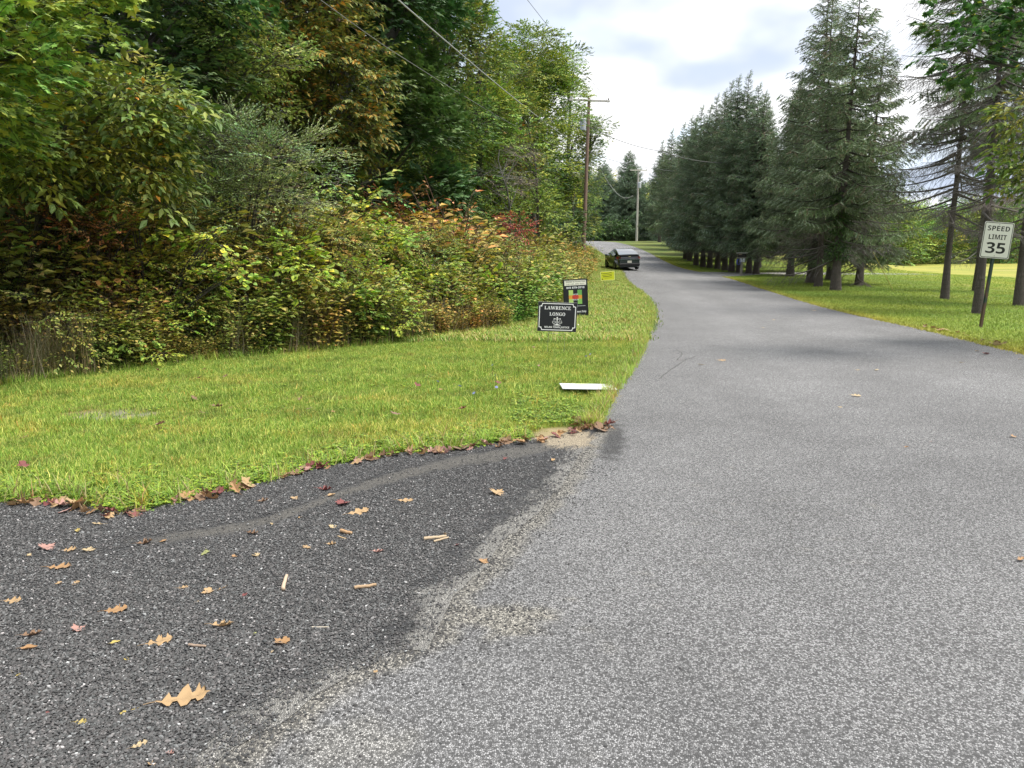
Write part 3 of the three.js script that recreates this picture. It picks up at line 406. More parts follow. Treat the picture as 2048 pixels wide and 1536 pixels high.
shrub('rust_bush', 'rounded brown bush that ends the thicket beside the realty sign', 'bush', { base: onG(3.1, 36), kind: 'bramble', seed: 212, size: 0.4, per: 44, scale: 0.9, ells: [ell(1130, 540, 30, 32, 35, 0.7), ell(1155, 550, 22, 30, 36, 0.6), ell(1110, 525, 24, 26, 34, 0.6)] });
shrub('green_bush', 'yellowish green bush left of the near pole, under the yellow tree', 'bush', { base: onG(2.6, 38), kind: 'light', seed: 213, size: 0.45, per: 34, scale: 1, ells: [ell(1105, 450, 32, 28, 38, 0.8), ell(1120, 475, 24, 20, 38, 0.7)] });
shrub('dark_bush', 'dark shrubby growth directly left of the foot of the pole', 'bush', { base: onG(4.3, 52), kind: 'dark', seed: 214, size: 0.55, per: 30, scale: 1.1, ells: [ell(1146, 465, 18, 24, 51, 0.9), ell(1135, 440, 20, 26, 51, 0.9)] });
shrub('crest_bush', 'round green bush beside the crest of the road', 'bush', { base: onG(14.5, 112), kind: 'dark', seed: 215, size: 0.9, per: 26, scale: 1.5, ells: [ell(1232, 466, 32, 18, 112, 1.8), ell(1250, 458, 18, 16, 113, 1.5), ell(1205, 468, 20, 16, 113, 1.5)] });
[[60, 560, 11, 'bramble', 0.75, 0.5], [190, 545, 11.8, 'lush', 0.8, 0.55], [330, 500, 12.4, 'bramble', 1.0, 0.75], [300, 590, 11.6, 'lush', 0.6, 0.5], [470, 545, 13, 'bramble', 0.85, 0.6], [430, 620, 12.3, 'bramble', 0.55, 0.45], [560, 600, 13, 'lush', 0.6, 0.45], [640, 520, 14.4, 'bramble', 0.8, 0.6], [720, 590, 14, 'lush', 0.65, 0.45], [830, 520, 17, 'bramble', 0.9, 0.6], [880, 600, 16, 'lush', 0.6, 0.5], [960, 545, 19, 'bramble', 0.9, 0.65], [1040, 560, 21.5, 'lush', 0.8, 0.6], [1080, 530, 27, 'bramble', 0.9, 0.7], [110, 640, 10.4, 'bramble', 0.55, 0.5], [250, 650, 10.9, 'lush', 0.4, 0.35], [780, 640, 14.6, 'bramble', 0.5, 0.35], [940, 610, 17, 'lush', 0.5, 0.4], [20, 480, 12, 'dark', 0.7, 0.6]].forEach(([u, v, d, kind, rx, ry], i) => { const c = at(u, v, d), b = onG(c.x, d); shrub('thicket_bush', kind === 'lush' ? 'rounded yellow green bush in the weedy thicket' : kind === 'dark' ? 'dark green leafy bush at the far left end of the thicket' : 'rounded olive leaved bush in the weedy thicket', 'bush', { base: b, kind, seed: 230 + i, size: 0.3, per: 46, scale: 0.75, hue: 0.25, group: kind === 'lush' ? 'yellow green thicket bushes' : kind === 'dark' ? undefined : 'olive thicket bushes', ells: [{ c, r: V(rx * 1.25, ry * 1.35, rx) }, { c: V(c.x + 0.3 * rx, (c.y + b.y) / 2, c.z), r: V(rx * 0.9, (c.y - b.y) * 0.4, rx * 0.7) }] }); });
{ // the weedy front of the thicket
  const R = rng(55);
  const kinds = [
    ['bramble_thicket', 'thicket of olive and brown leaved weeds and brambles along the grass', stem(31, { h: 1.3, n: 84, pal: BRAMBLE, arms: 6, L: 0.11, W: 0.062, from: 0.12, spread: 0.42 }), 8000, 1.0, -0.05, 5],
    ['bramble_thicket', 'greener weeds mixed through the thicket', stem(32, { h: 1.25, n: 74, pal: [...MID, ...LIGHT, [0.17, 0.2, 0.03, 3]], arms: 5, L: 0.11, W: 0.055, from: 0.12, spread: 0.4 }), 4500, 1.0, 0.0, 5],
    ['bramble_thicket', 'brown seeding weed stalks mixed through the thicket', stem(33, { h: 1.5, n: 54, pal: [[0.2, 0.15, 0.07], [0.14, 0.1, 0.05], [0.25, 0.2, 0.1], [0.12, 0.11, 0.04]], arms: 6, L: 0.07, W: 0.026, spread: 0.3, up: 0.6 }), 2000, 1.0, 0.3, 5],
  ];
  for (const [nm, lab, geo, n, s, s0, s1] of kinds) {
    const it = []; let guard = 0;
    while (it.length < n && guard++ < 140000) {
      const d = 6 + 60 * Math.pow(R(), 1.7), sdist = s0 + (s1 - s0) * Math.pow(R(), 1.7), x = xb(d) - sdist; if (x < -12) continue;
      const hum = 0.6 + 1.9 * Math.max(-0.22, fbm(x * 0.6, d * 0.45, 4, 3)) + 0.75 * smooth(0.2, 2.2, sdist) + 0.1 * smooth(2, 5, sdist), patch = fbm(x * 0.8, d * 0.8, nm.length + s1, 3);
      if (patch < -0.3) continue;
      const pz = fbm(x * 0.75, d * 0.6, 31, 2) * 2.4, t = tint(R, 0.22, 0.18); t[0] *= Math.max(0.6, 1 + 0.55 * pz); t[1] *= Math.max(0.7, 1 - 0.12 * pz); it.push({ p: V(x, H(x, d) - 0.03, -d), q: yawTilt(R() * 6.28, (R() - 0.5) * 0.35, (R() - 0.5) * 0.35), s: s * hum * (0.75 + 0.5 * R()), c: t });
    }
    tag(spread(nm, null, geo, LEAF, it), lab, 'thicket', null, 'stuff');
  }
  // straw coloured tall grass at the foot of the thicket
  const f = new Faces(), q = rng(8); for (let i = 0; i < 26; i++) { const a = q() * 6.28, h = 0.35 + 0.55 * q(), b = 0.1 + 0.4 * q(), w = 0.004, c = q() < 0.55 ? [0.32, 0.26, 0.14] : q() < 0.5 ? [0.16, 0.2, 0.06] : [0.42, 0.36, 0.24]; const o = V((q() - 0.5) * 0.25, 0, (q() - 0.5) * 0.25), pr = V(-Math.sin(a), 0, Math.cos(a)); let pa = null; for (let k = 0; k <= 4; k++) { const t = k / 4, p = V(o.x + Math.cos(a) * b * t * t * h, h * (t - 0.25 * b * t * t * t * 2), o.z + Math.sin(a) * b * t * t * h), ww = w * (1 - 0.8 * t); const l = f.v(p.clone().addScaledVector(pr, -ww), c), r = f.v(p.clone().addScaledVector(pr, ww), c); if (pa) { f.f(pa[0], pa[1], l); f.f(pa[1], r, l); } pa = [l, r]; } }
  const it = []; for (let i = 0; i < 1000; i++) { const d = 7 + 45 * Math.pow(R(), 1.9), x = xb(d) - 0.0 - 0.5 * R() * R() + 0.2 * (R() - 0.5); if (fbm(x * 1.1, d * 1.1, 9, 2) < 0.0) continue; it.push({ p: V(x, H(x, d) - 0.02, -d), q: yawTilt(R() * 6.28, (R() - 0.5) * 0.5, (R() - 0.5) * 0.5), s: 0.6 + 0.7 * R(), c: tint(R, 0.25, 0.1) }); }
  tag(spread('tall_grass', null, f.geo(), LEAF, it), 'tall dry straw coloured grass along the foot of the thicket', 'grass', null, 'stuff');
}

// ---------------------------------------------------------------- spruces on the right
const NEEDLE = [[0.092, 0.128, 0.062, 3], [0.12, 0.155, 0.08, 2], [0.07, 0.1, 0.045, 2], [0.2, 0.24, 0.17, 1.3], [0.15, 0.125, 0.085, 0.8]];
function spruceBranch(seed, len, { live = 1, fine = 1 }) { // along +x from the trunk, hanging side sprays
  const R = rng(seed), f = new Faces(), wood = live ? [0.075, 0.062, 0.052] : [0.17, 0.15, 0.13], pts = [], sag = live ? 0.16 : 0.16;
  for (let i = 0; i <= 8; i++) { const t = i / 8; pts.push(V(len * t, len * (-sag * Math.sin(t * 2.2) + (live ? 0.16 : 0.02) * t * t), len * 0.05 * Math.sin(t * 5 + seed))); }
  f.tube(pts, 0.018 + 0.008 * len, 0.005, 4, wood);
  const P = (t) => { const k = Math.min(7, Math.floor(t * 8)); return pts[k].clone().lerp(pts[k + 1], t * 8 - k); };
  const brush = (o, dir, l, nn) => { // needles round a shoot
    const n = Math.round(nn), c0 = pick(R, NEEDLE), s = Math.abs(dir.y) < 0.9 ? V(0, 1, 0).cross(dir).normalize() : V(1, 0, 0), u = dir.clone().cross(s);
    for (let i = 0; i < n; i++) { const t = R(), a = R() * 6.28, out = s.clone().multiplyScalar(Math.cos(a)).addScaledVector(u, Math.sin(a)), d = dir.clone().multiplyScalar(0.75).addScaledVector(out, 0.75).normalize(), p = o.clone().addScaledVector(dir, l * t), w = out.clone().cross(d).normalize().multiplyScalar(0.0075), L = 0.045 + 0.035 * R(), c = vary(R, c0, 0.25); const a0 = f.v(p.clone().add(w), c), a1 = f.v(p.clone().sub(w), c), a2 = f.v(p.clone().addScaledVector(d, L), c); f.f(a0, a1, a2); }
  };
  const n = Math.round(len * 11);
  for (let i = 0; i < n; i++) {
    const t = 0.12 + 0.88 * (i + R()) / n, s = i % 2 ? 1 : -1, l = len * (live ? 0.34 : 0.3) * Math.pow(1 - t * 0.75, 0.8) * (0.6 + 0.6 * R()) + 0.12, o = P(t), dir = V(0.65, -0.25 - 0.5 * R() * (live ? 1 : 1.3), s * (0.75 + 0.3 * R())).normalize();
    f.tube([o, o.clone().addScaledVector(dir, l * 0.5), o.clone().addScaledVector(dir, l).add(V(0.08 * l, -0.12 * l, 0))], 0.006, 0.002, 3, wood);
    if (live) { brush(o, dir, l, l * 160 * fine); for (let k = 0; k < l * 6; k++) { const q = o.clone().addScaledVector(dir, l * (0.2 + 0.8 * R())), dd = V(dir.x + (R() - 0.5), -0.35 - 0.5 * R(), dir.z * 0.5 + (R() - 0.5)).normalize(); brush(q, dd, 0.1 + 0.13 * R(), 21 * fine); } }
    else for (let k = 0; k < l * 7; k++) { const q = o.clone().addScaledVector(dir, l * (0.2 + 0.8 * R())), dd = V(dir.x + (R() - 0.5), -0.3 - R(), dir.z + (R() - 0.5)).normalize(), e = q.clone().addScaledVector(dd, 0.12 + 0.3 * R()); f.tube([q, e], 0.0035, 0.0015, 3, wood); }
  }
  if (live) brush(P(0.5), P(1).sub(P(0.5)).normalize(), len * 0.5, 60 * len * fine);
  return f.geo();
}
const BR = { s: [1, 2].map((k) => spruceBranch(k, 0.9, {})), m: [3, 4].map((k) => spruceBranch(k, 1.8, {})), l: [5, 6].map((k) => spruceBranch(k, 3, {})), dead: [7, 8].map((k) => spruceBranch(k, 2.2, { live: 0 })) };
const SPRUCE = new THREE.MeshStandardMaterial({ vertexColors: true, roughness: 0.75, side: THREE.DoubleSide });
function spruce(label, group, { base, h, r = 2.8, seed, tr = 0.16, liveFrom = 0.17, deadFrom = 0.11, density = 1, lean = 0, hue = 0, name = 'spruce_tree', ivy, bare = 0.03, droop = 0, deadTo, deadStep = 0.2 }) {
  const R = rng(seed), o = thing(name, label, 'tree', base.toArray(), 0, group), f = new Faces(), pts = [];
  for (let i = 0; i <= 10; i++) { const t = i / 10; pts.push(V(lean * h * t + 0.09 * noise.noise(seed, t * 3, 2), h * t - (i ? 0 : 0.25), 0.09 * noise.noise(seed + 4, t * 3, 2))); }
  f.tube(pts, (t) => tr * (1 - 0.96 * t) * (1 + 0.6 * Math.exp(-t * 42)), 0, 10, [0.17, 0.14, 0.122]);
  obj('trunk', f.geo(), WOOD, o);
  const lists = { s: [[], []], m: [[], []], l: [[], []], dead: [[], []] };
  const put = (k, y, yaw, pitch, sc, c) => { const t = y / h, i = Math.min(9, Math.floor(t * 10)), p = pts[i].clone().lerp(pts[i + 1], t * 10 - i); lists[k][R() < 0.5 ? 0 : 1].push({ p, q: yawTilt(yaw, pitch, (R() - 0.5) * 0.4), s: sc, c }); };
  const y0 = liveFrom * h;
  for (let y = y0; y < h * 0.985;) {
    const t = (y - y0) / (h - y0), L = Math.max(0.22, r * Math.pow(1 - t, 0.78) * (0.9 + 0.1 * Math.sin(y * 3 + seed)) * smooth(-0.25, 0.12, t + 0.05)), n = Math.round((5 + 2 * R()) * density), a0 = R() * 6.28;
    for (let i = 0; i < n; i++) { if (R() < bare) continue; const l = L * (0.7 + 0.45 * R()), k = l > 2.2 ? 'l' : l > 1.15 ? 'm' : 's', own = { s: 0.9, m: 1.8, l: 3 }[k], b = 0.65 + 0.85 * R() * R(); put(k, Math.min(h, y + 0.2 * R()), a0 + i / n * 6.28 + (R() - 0.5) * 0.7, lerp(-0.16 - droop, 0.55, Math.pow(t, 1.6)) + (R() - 0.5) * 0.22, l / own, [b * (1 - hue), b, b * (1 + hue * 1.3)]); }
    y += lerp(0.34, 0.2, t) / Math.max(0.7, density);
  }
  put('s', h * 0.975, 0, 1.45, 0.55, [1, 1, 1]); put('s', h * 0.96, 2, 1.2, 0.5, [1, 1, 1]);
  for (let y = deadFrom * h; y < (deadTo ? deadTo * h : y0 * 1.3); y += deadStep) put('dead', y, R() * 6.28, 0.12 - 0.3 * R(), (0.5 + 0.6 * R()) * Math.min(1.2, r / 2.6), vary(R, [0.3, 0.3, 0.3], 0.3));
  const part = { s: 'upper_branches', m: 'branches', l: 'lower_branches', dead: 'dead_branches' };
  for (const k in lists) lists[k].forEach((it, i) => { if (it.length) spread(part[k], o, BR[k][i], SPRUCE, it, 'stuff'); });
  if (ivy) { const it = []; for (let i = 0; i < 240; i++) { const y = ivy[0] + (ivy[1] - ivy[0]) * R(), a = R() * 6.28, rr = tr + 0.28 * R() * R(); it.push({ p: V(Math.cos(a) * rr, y, Math.sin(a) * rr), q: yawTilt(a, -0.6, R() - 0.5), s: 0.55, c: tint(R, 0.2) }); } spread('ivy', o, TWIGS.dark, GLOSSY, it, 'stuff'); }
  return o;
}
const g2 = (u, v) => ground(u, v);
spruce('tall spruce, left and larger of the pair of close trunks on the lawn', null, { base: g2(1622, 566), h: 14.6, r: 3.6, seed: 11, tr: 0.21, density: 1.0, liveFrom: 0.22, bare: 0.3 });
spruce('slimmer spruce, right of the pair of close trunks on the lawn', null, { base: g2(1636, 573), h: 13.2, r: 3, seed: 12, tr: 0.15, bare: 0.3, lean: -0.01, liveFrom: 0.25 });
spruce('tall spruce with dark green ivy round its trunk', null, { base: g2(1671, 581), h: 12.6, r: 3.3, seed: 13, tr: 0.18, bare: 0.3, ivy: [1.4, 4.2], lean: 0.015, liveFrom: 0.22 });
spruce('spruce leaning right whose low branches sweep down to the lawn', null, { base: g2(1717, 571), h: 11.6, r: 3.4, seed: 14, tr: 0.16, lean: 0.035, liveFrom: 0.14, deadFrom: 0.06, droop: 0.1, bare: 0.3 });
spruce('short half hidden spruce trunk behind the ivy covered one', null, { base: g2(1660, 560), h: 10.5, r: 2.8, seed: 15, tr: 0.2 });
spruce('spruce with a thick trunk standing alone on the lawn right of the mailbox', null, { base: g2(1580, 553), h: 11.6, r: 3.4, seed: 16, tr: 0.2, deadFrom: 0.12, density: 1.15 });
spruce('thin crowned spruce with bare lower trunk, left of the speed limit sign', null, { base: g2(1889, 599), h: 14.5, r: 3.1, seed: 17, tr: 0.112, liveFrom: 0.38, bare: 0.4, deadFrom: 0.18, deadTo: 0.75, deadStep: 0.085, lean: 0.012, density: 0.8 });
spruce('thin crowned spruce standing just behind the speed limit sign', null, { base: g2(1953, 628), h: 13.5, r: 2.6, seed: 18, tr: 0.098, liveFrom: 0.4, bare: 0.5, deadFrom: 0.2, deadTo: 0.75, deadStep: 0.085, density: 0.75 });
spruce('spruce trunk cut by the right edge of the view', null, { base: g2(2037, 612), h: 13.5, r: 2.6, seed: 19, tr: 0.115, liveFrom: 0.4, bare: 0.45, deadFrom: 0.14, deadTo: 0.7, deadStep: 0.1, density: 0.8 });
spruce('spruce farther off between the two bare lower trunks', null, { base: onG(19.8, 33), h: 12, r: 2.3, seed: 20, tr: 0.14, liveFrom: 0.4, bare: 0.45, density: 0.85 });
[[1371, 518, 12], [1379, 522, 12.2], [1392, 531, 12.4], [1406, 534, 12], [1419.5, 536, 12.6], [1435, 538, 12.8], [1450, 541, 13], [1463, 544, 13], [1478, 545, 13.2], [1498, 547, 12.2], [1512, 548, 11.8]].forEach(([u, v, h], i) => spruce('dense blue green spruce close in the row behind the mailbox', 'spruces in the roadside row', { base: g2(u, v), h: h - 0.6 * R0(), r: 2.6 + 0.5 * R0(), seed: 30 + i, tr: 0.17, hue: 0.06 * R0(), liveFrom: 0.155, deadFrom: 0.1, lean: (R0() - 0.5) * 0.02 }));
[[18.3, 97, 11.8], [17.6, 88, 12], [17.2, 80, 11.8], [16.8, 73.5, 12], [17.9, 66, 11.8], [19, 60, 12], [19.5, 54.5, 12.5], [21, 71, 12], [20.8, 85, 12.3]].forEach(([x, d, h], i) => spruce('spruce on the grassy bank where the road climbs', 'spruces on the bank', { base: onG(x, d), h: h * (0.95 + 0.12 * R0()), r: 2.6 + 0.5 * R0(), seed: 50 + i, tr: 0.17, hue: 0.06 * R0(), liveFrom: 0.155, deadFrom: 0.1 }));
[[23.5, 110, 12.5], [17.4, 118, 13], [22.5, 116, 13.5], [14.8, 127, 14], [19.5, 130, 14.5], [24.5, 126, 13], [16.5, 140, 15], [12.4, 134, 13.5], [21.5, 143, 15], [27, 140, 14], [11.5, 124, 11.5], [13.6, 118, 10.5], [9.5, 133, 13], [24.5, 110, 12], [28, 120, 13]].forEach(([x, d, h], i) => spruce('distant spruce past the crest of the road', 'distant spruces past the crest', { base: onG(x, d), h: h * (0.92 + 0.16 * R0()), r: 5 + 1 * R0(), seed: 70 + i, tr: 0.2, hue: 0.08, liveFrom: 0.07, deadFrom: 0.04 }));
// maple boughs that reach in from the right edge
tree('maple_tree', 'green maple reaching in over the top right corner', 'tree', { base: onG(12.6, 11.6), top: onG(12.0, 11.6, 9), r: 0.18, kind: 'greenlobed', seed: 401, size: 0.42, per: 13, scale: 0.75, minLimb: 0.3, mat: leafMat(0.55, 0.5), big: { n: 120, L: 0.12, W: 0.125, pal: [[0.06, 0.13, 0.028, 3], [0.1, 0.18, 0.035, 1.5], [0.24, 0.26, 0.035, 0.5]], shape: 'lobed' }, ells: [ell(2035, 45, 85, 55, 11.6, 0.7), ell(1960, 40, 50, 34, 11.4, 0.4), ell(2060, 110, 50, 45, 11.6, 0.6), ell(1935, 108, 40, 12, 11.4, 0.28), ell(1990, 130, 40, 20, 11.4, 0.3)] });
tree('hickory_tree', 'sprays of yellow green leaves at the right edge above the speed limit sign', 'tree', { base: onG(12.4, 13.2), top: onG(12.0, 13.2, 6.5), r: 0.1, kind: 'hickory', seed: 402, size: 0.32, per: 32, scale: 0.7, ells: [ell(2052, 290, 14, 30, 13, 0.25), ell(2056, 370, 14, 20, 13, 0.25), ell(2062, 210, 12, 24, 13, 0.25), ell(2130, 300, 40, 100, 13, 0.6)] });
{ // the wood beyond the meadow
  const R = rng(91), lb = []; for (let i = 0; i < 210; i++) { const x = 24 + 130 * R(), d = 122 + 46 * R() + 0.1 * x, h = 8.5 + 4 * noise.noise(x * 0.07, d * 0.05, 1) + 2 * R(); for (let k = 0; k < 4; k++) lb.push({ c: V(x + R() * 2, H(x, d) + h * (0.12 + 0.27 * k), -d), r: 2.1 + 1.2 * R(), o: V(x, H(x, d) + 2, -d) }); }
  for (let i = 0; i < 90; i++) { const x = -30 + 70 * R(), d = 150 + 25 * R(), h = 13 + 4 * R(); for (let k = 0; k < 4; k++) lb.push({ c: V(x + R() * 2, H(x, d) + h * (0.15 + 0.22 * k), -d), r: 2.6 + 1.2 * R(), o: V(x, H(x, d) + 2, -d) }); }
  tag(spread('distant_wood', null, TWIGS.light, SHADED, leafage(lb, R, 44, 2.4, 0.4)), 'light green wood along the far side of the meadow', 'wood', null, 'stuff');
}

// ---------------------------------------------------------------- grass
function tuft(seed, { n, h, w, pal, spreadR = 0.05, bend = 0.6 }) {
  const R = rng(seed), f = new Faces();
  for (let i = 0; i < n; i++) { const a = R() * 6.28, hh = h * (0.45 + 0.75 * R()), b = bend * (0.2 + R()), c = vary(R, pick(R, pal), 0.22).map((k) => k * 0.72), o = V((R() - 0.5) * 2 * spreadR, 0, (R() - 0.5) * 2 * spreadR), pr = V(-Math.sin(a), 0, Math.cos(a)).multiplyScalar(w * (0.7 + 0.6 * R())), q = (t) => V(o.x + Math.cos(a) * b * hh * t * t, hh * (t - 0.3 * b * t * t), o.z + Math.sin(a) * b * hh * t * t);
    const a0 = f.v(q(0).sub(pr), c), a1 = f.v(q(0).add(pr), c), m = q(0.55), b0 = f.v(m.clone().addScaledVector(pr, -0.8), c), b1 = f.v(m.clone().addScaledVector(pr, 0.8), c), t = f.v(q(1), c.map((k) => k * 1.1)); f.f(a0, a1, b0); f.f(a1, b1, b0); f.f(b0, b1, t); }
  return f.geo();
}
const GRASSPAL = [[0.17, 0.25, 0.035, 4], [0.24, 0.3, 0.045, 3], [0.12, 0.2, 0.03, 2], [0.34, 0.36, 0.09, 0.8], [0.28, 0.22, 0.1, 0.5]];
const LAWNPAL = [[0.135, 0.2, 0.03, 4], [0.18, 0.24, 0.035, 3], [0.26, 0.28, 0.055, 1.4]];
{
  const R = rng(63), near = [], edge = [], mid = [], GR = (x, d) => { const n = fbm(x * 0.7, d * 0.7, 5, 4), m = fbm(x * 2.6, d * 2.6, 1, 3), dry = smooth(0.02, 0.3, n + 0.6 * m), br = R() < 0.07 ? [1.25, 0.78, 0.8] : [1, 1, 1], k = (1 + 0.4 * (R() - 0.5)) * (1 - 0.22 * smooth(0, 0.3, fbm(x * 1.7, d * 1.7, 15, 3))); return [br[0] * k * lerp(0.94, 1.18, dry), br[1] * k * lerp(1, 1.05, dry), br[2] * k * lerp(0.95, 1.1, dry)]; };
  let guard = 0;
  while (near.length < 70000 && guard++ < 600000) { // verge in the foreground
    const d = 4.2 + 13 * Math.pow(R(), 1.45), x = -7.5 + R() * 10.6; if (x < -0.74 * d - 0.6 || x > 0.5 * d || !onGrass(x, d) || x < xb(d) - 0.5) continue;
    const bare = Math.exp(-(((x + 3.95) / 0.5) ** 2) - (((d - 7.4) / 0.28) ** 2)); if (bare > 0.35 && R() < 0.75) continue; if (sandAt(x, d) > 0.3 && R() < 0.95) continue;
    const lush = smooth(-0.1, 0.3, fbm(x * 1.1, d * 1.1, 13, 3)); near.push({ p: V(x, H(x, d) - 0.014, -d), q: yawTilt(R() * 6.28, (R() - 0.5) * 0.5, (R() - 0.5) * 0.5), s: (0.5 + 0.5 * R() + 0.32 * lush) * (R() < 0.03 ? 1.6 : 1) * (d < 7 ? 0.5 + 0.5 * smooth(0.02, 0.55, d - dgrass(Math.min(0.7, x))) : 1), c: GR(x, d) });
  }
  guard = 0;
  while (edge.length < 3800 && guard++ < 90000) { // longer blades where mowing stops: along the gravel and before the thicket
    let x, d; const k = R(); if (k < 0.07) { x = -4.5 + 5.3 * R(); d = dgrass(x) + 0.06 + 0.4 * R() * R(); } else if (k < 0.66) { d = 7 + 40 * Math.pow(R(), 1.8); x = xb(d) + 0.35 * (R() - 0.35); } else { d = 6.7 + 36 * Math.pow(R(), 1.6); x = xl(d) - 0.2 * R() * R(); }
    if (!onGrass(x, d) || x < -0.74 * d - 0.6 || sandAt(x, d) > 0.3) continue; edge.push({ p: V(x, H(x, d) - 0.014, -d), q: yawTilt(R() * 6.28, (R() - 0.5) * 0.6, (R() - 0.5) * 0.6), s: 0.6 + 0.7 * R(), c: GR(x, d) });
  }
  while (mid.length < 26000) { const d = 14 + 80 * Math.pow(R(), 1.6), x = lerp(xb(d) - 0.4, xl(d), R()); mid.push({ p: V(x, H(x, d) - 0.014, -d), q: yawTilt(R() * 6.28, (R() - 0.5) * 0.4, (R() - 0.5) * 0.4), s: 0.9 + 0.8 * R(), c: GR(x, d) }); }
  const G = new THREE.MeshPhysicalMaterial({ vertexColors: true, roughness: 0.6, transmission: 0.3, thickness: 0, side: THREE.DoubleSide, specularIntensity: 0.6 });
  tag(spread('grass', null, tuft(1, { n: 13, h: 0.054, w: 0.002, pal: GRASSPAL, spreadR: 0.05, bend: 0.9 }), G, near), 'mown yellow green grass of the verge in front of the thicket', 'grass', null, 'stuff');
  tag(spread('grass', null, tuft(2, { n: 16, h: 0.15, w: 0.0028, pal: GRASSPAL, spreadR: 0.06, bend: 1.1 }), G, edge), 'longer grass blades along the edges of the verge', 'grass', null, 'stuff');
  tag(spread('grass', null, tuft(3, { n: 12, h: 0.09, w: 0.004, pal: GRASSPAL, spreadR: 0.11, bend: 0.9 }), G, mid), 'grass of the verge narrowing toward the parked car', 'grass', null, 'stuff');
  const lawn = [];
  while (lawn.length < 60000) { const d = 9 + 62 * Math.pow(R(), 1.5), x = xr(d) + 17 * Math.pow(R(), 1.5) - 0.02; if (x > d * 0.72 + 1.5) continue; if (x < 13.4 + 8 && d > 47.4 + 3.2 * smooth(12.8, 17, x) && d < 54.4 - smooth(12.8, 16, x) && x < 27) continue; const n = fbm(x * 0.4, d * 0.4, 2, 4), k = 0.85 + 0.3 * R(), e = Math.exp(-(x - xr(d)) / 0.5); lawn.push({ p: V(x, H(x, d) - 0.014, -d), q: yawTilt(R() * 6.28, (R() - 0.5) * 0.4, (R() - 0.5) * 0.4), s: 0.7 + 0.6 * R(), c: [k * (1 + 0.4 * n + 0.35 * e), k * (1 + 0.1 * n), k] }); }
  tag(spread('lawn', null, tuft(4, { n: 12, h: 0.07, w: 0.004, pal: LAWNPAL, spreadR: 0.1, bend: 0.9 }), G, lawn), 'mown green lawn under the spruces right of the road', 'grass', null, 'stuff');
  const clover = []; for (let i = 0; i < 1700; i++) { const k = R(), c = k > 0.75 ? [-4 + 5 * R(), 5 + 6 * R()] : k < 0.12 ? [0.35 + 0.35 * (R() - 0.5) * 2, 7.6 + 1.3 * (R() - 0.5)] : [-4 + 4.6 * R(), 0], x = c[0], d = k < 0.12 || k > 0.75 ? c[1] : dgrass(x) + 0.05 + 0.9 * R() * R(); if (!onGrass(x, d) || sandAt(x, d) > 0.25 || (k > 0.75 && fbm(x * 0.9, d * 0.9, 21, 3) < 0.05) || x < xb(d)) continue; clover.push({ p: V(x, H(x, d) + 0.02, -d), q: yawTilt(R() * 6.28, 0.4 * R(), 0.4 * (R() - 0.5)), s: 0.14 + 0.12 * R(), c: [0.66, 0.74, 0.6] }); }
  tag(spread('clover', null, TWIGS.vine, LEAF, clover), 'low broad leaved clover and weeds in the grass by the road edge', 'weeds', null, 'stuff');
}
// ---------------------------------------------------------------- loose stones on the drive
{
  const R = rng(29), stone = (s) => { const g = new THREE.IcosahedronGeometry(0.5, 0), q = rng(s), p = g.attributes.position, m = new Map(); for (let i = 0; i < p.count; i++) { const k = [p.getX(i), p.getY(i), p.getZ(i)].map((v) => v.toFixed(3)).join(); if (!m.has(k)) m.set(k, 0.7 + 0.6 * q()); const w = m.get(k); p.setXYZ(i, p.getX(i) * w * 1.2, p.getY(i) * w * 0.62, p.getZ(i) * w * 0.85); } g.computeVertexNormals(); return g; };
  const sets = [[], []]; let n = 0, guard = 0;
  while (n < 175000 && guard++ < 900000) {
    const d = 1.85 + 4.85 * Math.pow(R(), 1.25), x = -0.72 * d - 0.5 + R() * (0.72 * d + 1.6); if (d > dgrass(x) + 0.02 || (x > 0.75)) continue;
    const o = x - xg(d), nn = fbm(x * 6, d * 6, 3, 3); let pr = o < 0 ? 0.14 + 0.86 * smooth(0.0, 0.32, -o + nn * 0.5) : (0.3 + 0.4 * nn) * Math.exp(-o / 0.09) + 0.03 * Math.exp(-o / 0.35); pr *= 1 - 0.93 * smooth(0.3, 0.75, dustAt(x, d) + nn * 0.6); pr *= 1 - 0.9 * smooth(0.3, 0.6, sandAt(x, d)); const pale = Math.exp(-(((x + 0.02) / 0.22) ** 2) - (((d - 3.02) / 0.2) ** 2)); pr = Math.max(pr, 0.13 * smooth(0.3, 0.6, pale));
    if (R() > pr) continue;
    const sz = (0.0055 + 0.0075 * Math.pow(R(), 2.2)) * (R() < 0.02 ? 1.5 : 1), t = R(), kk = o > 0 ? 0.04 + 0.05 * R() : t > 0.985 ? 0.34 + 0.2 * R() : t > 0.82 ? 0.14 + 0.1 * R() : 0.045 + 0.07 * R(), wm = 1 + 0.12 * (R() - 0.5);
    sets[n % 2].push({ p: V(x, H(x, d) + (o < 0 ? 0.0115 : 0.006) + sz * 0.18, -d), q: yawTilt(R() * 6.28, (R() - 0.5) * 0.9, (R() - 0.5) * 0.9), s: sz, c: [kk * wm * 0.84, kk * 0.83, kk * 0.8 * (1.03 - 0.1 * (wm - 1))] }); n++;
  }
  sets.forEach((it, i) => tag(spread('gravel', null, stone(3 + i), std(1, 1, 1, { roughness: 0.75 }), it), ['dark crushed stones covering the drive at the lower left', 'mixed dark and pale stones strewn over the drive'][i], 'gravel', null, 'stuff'));
}

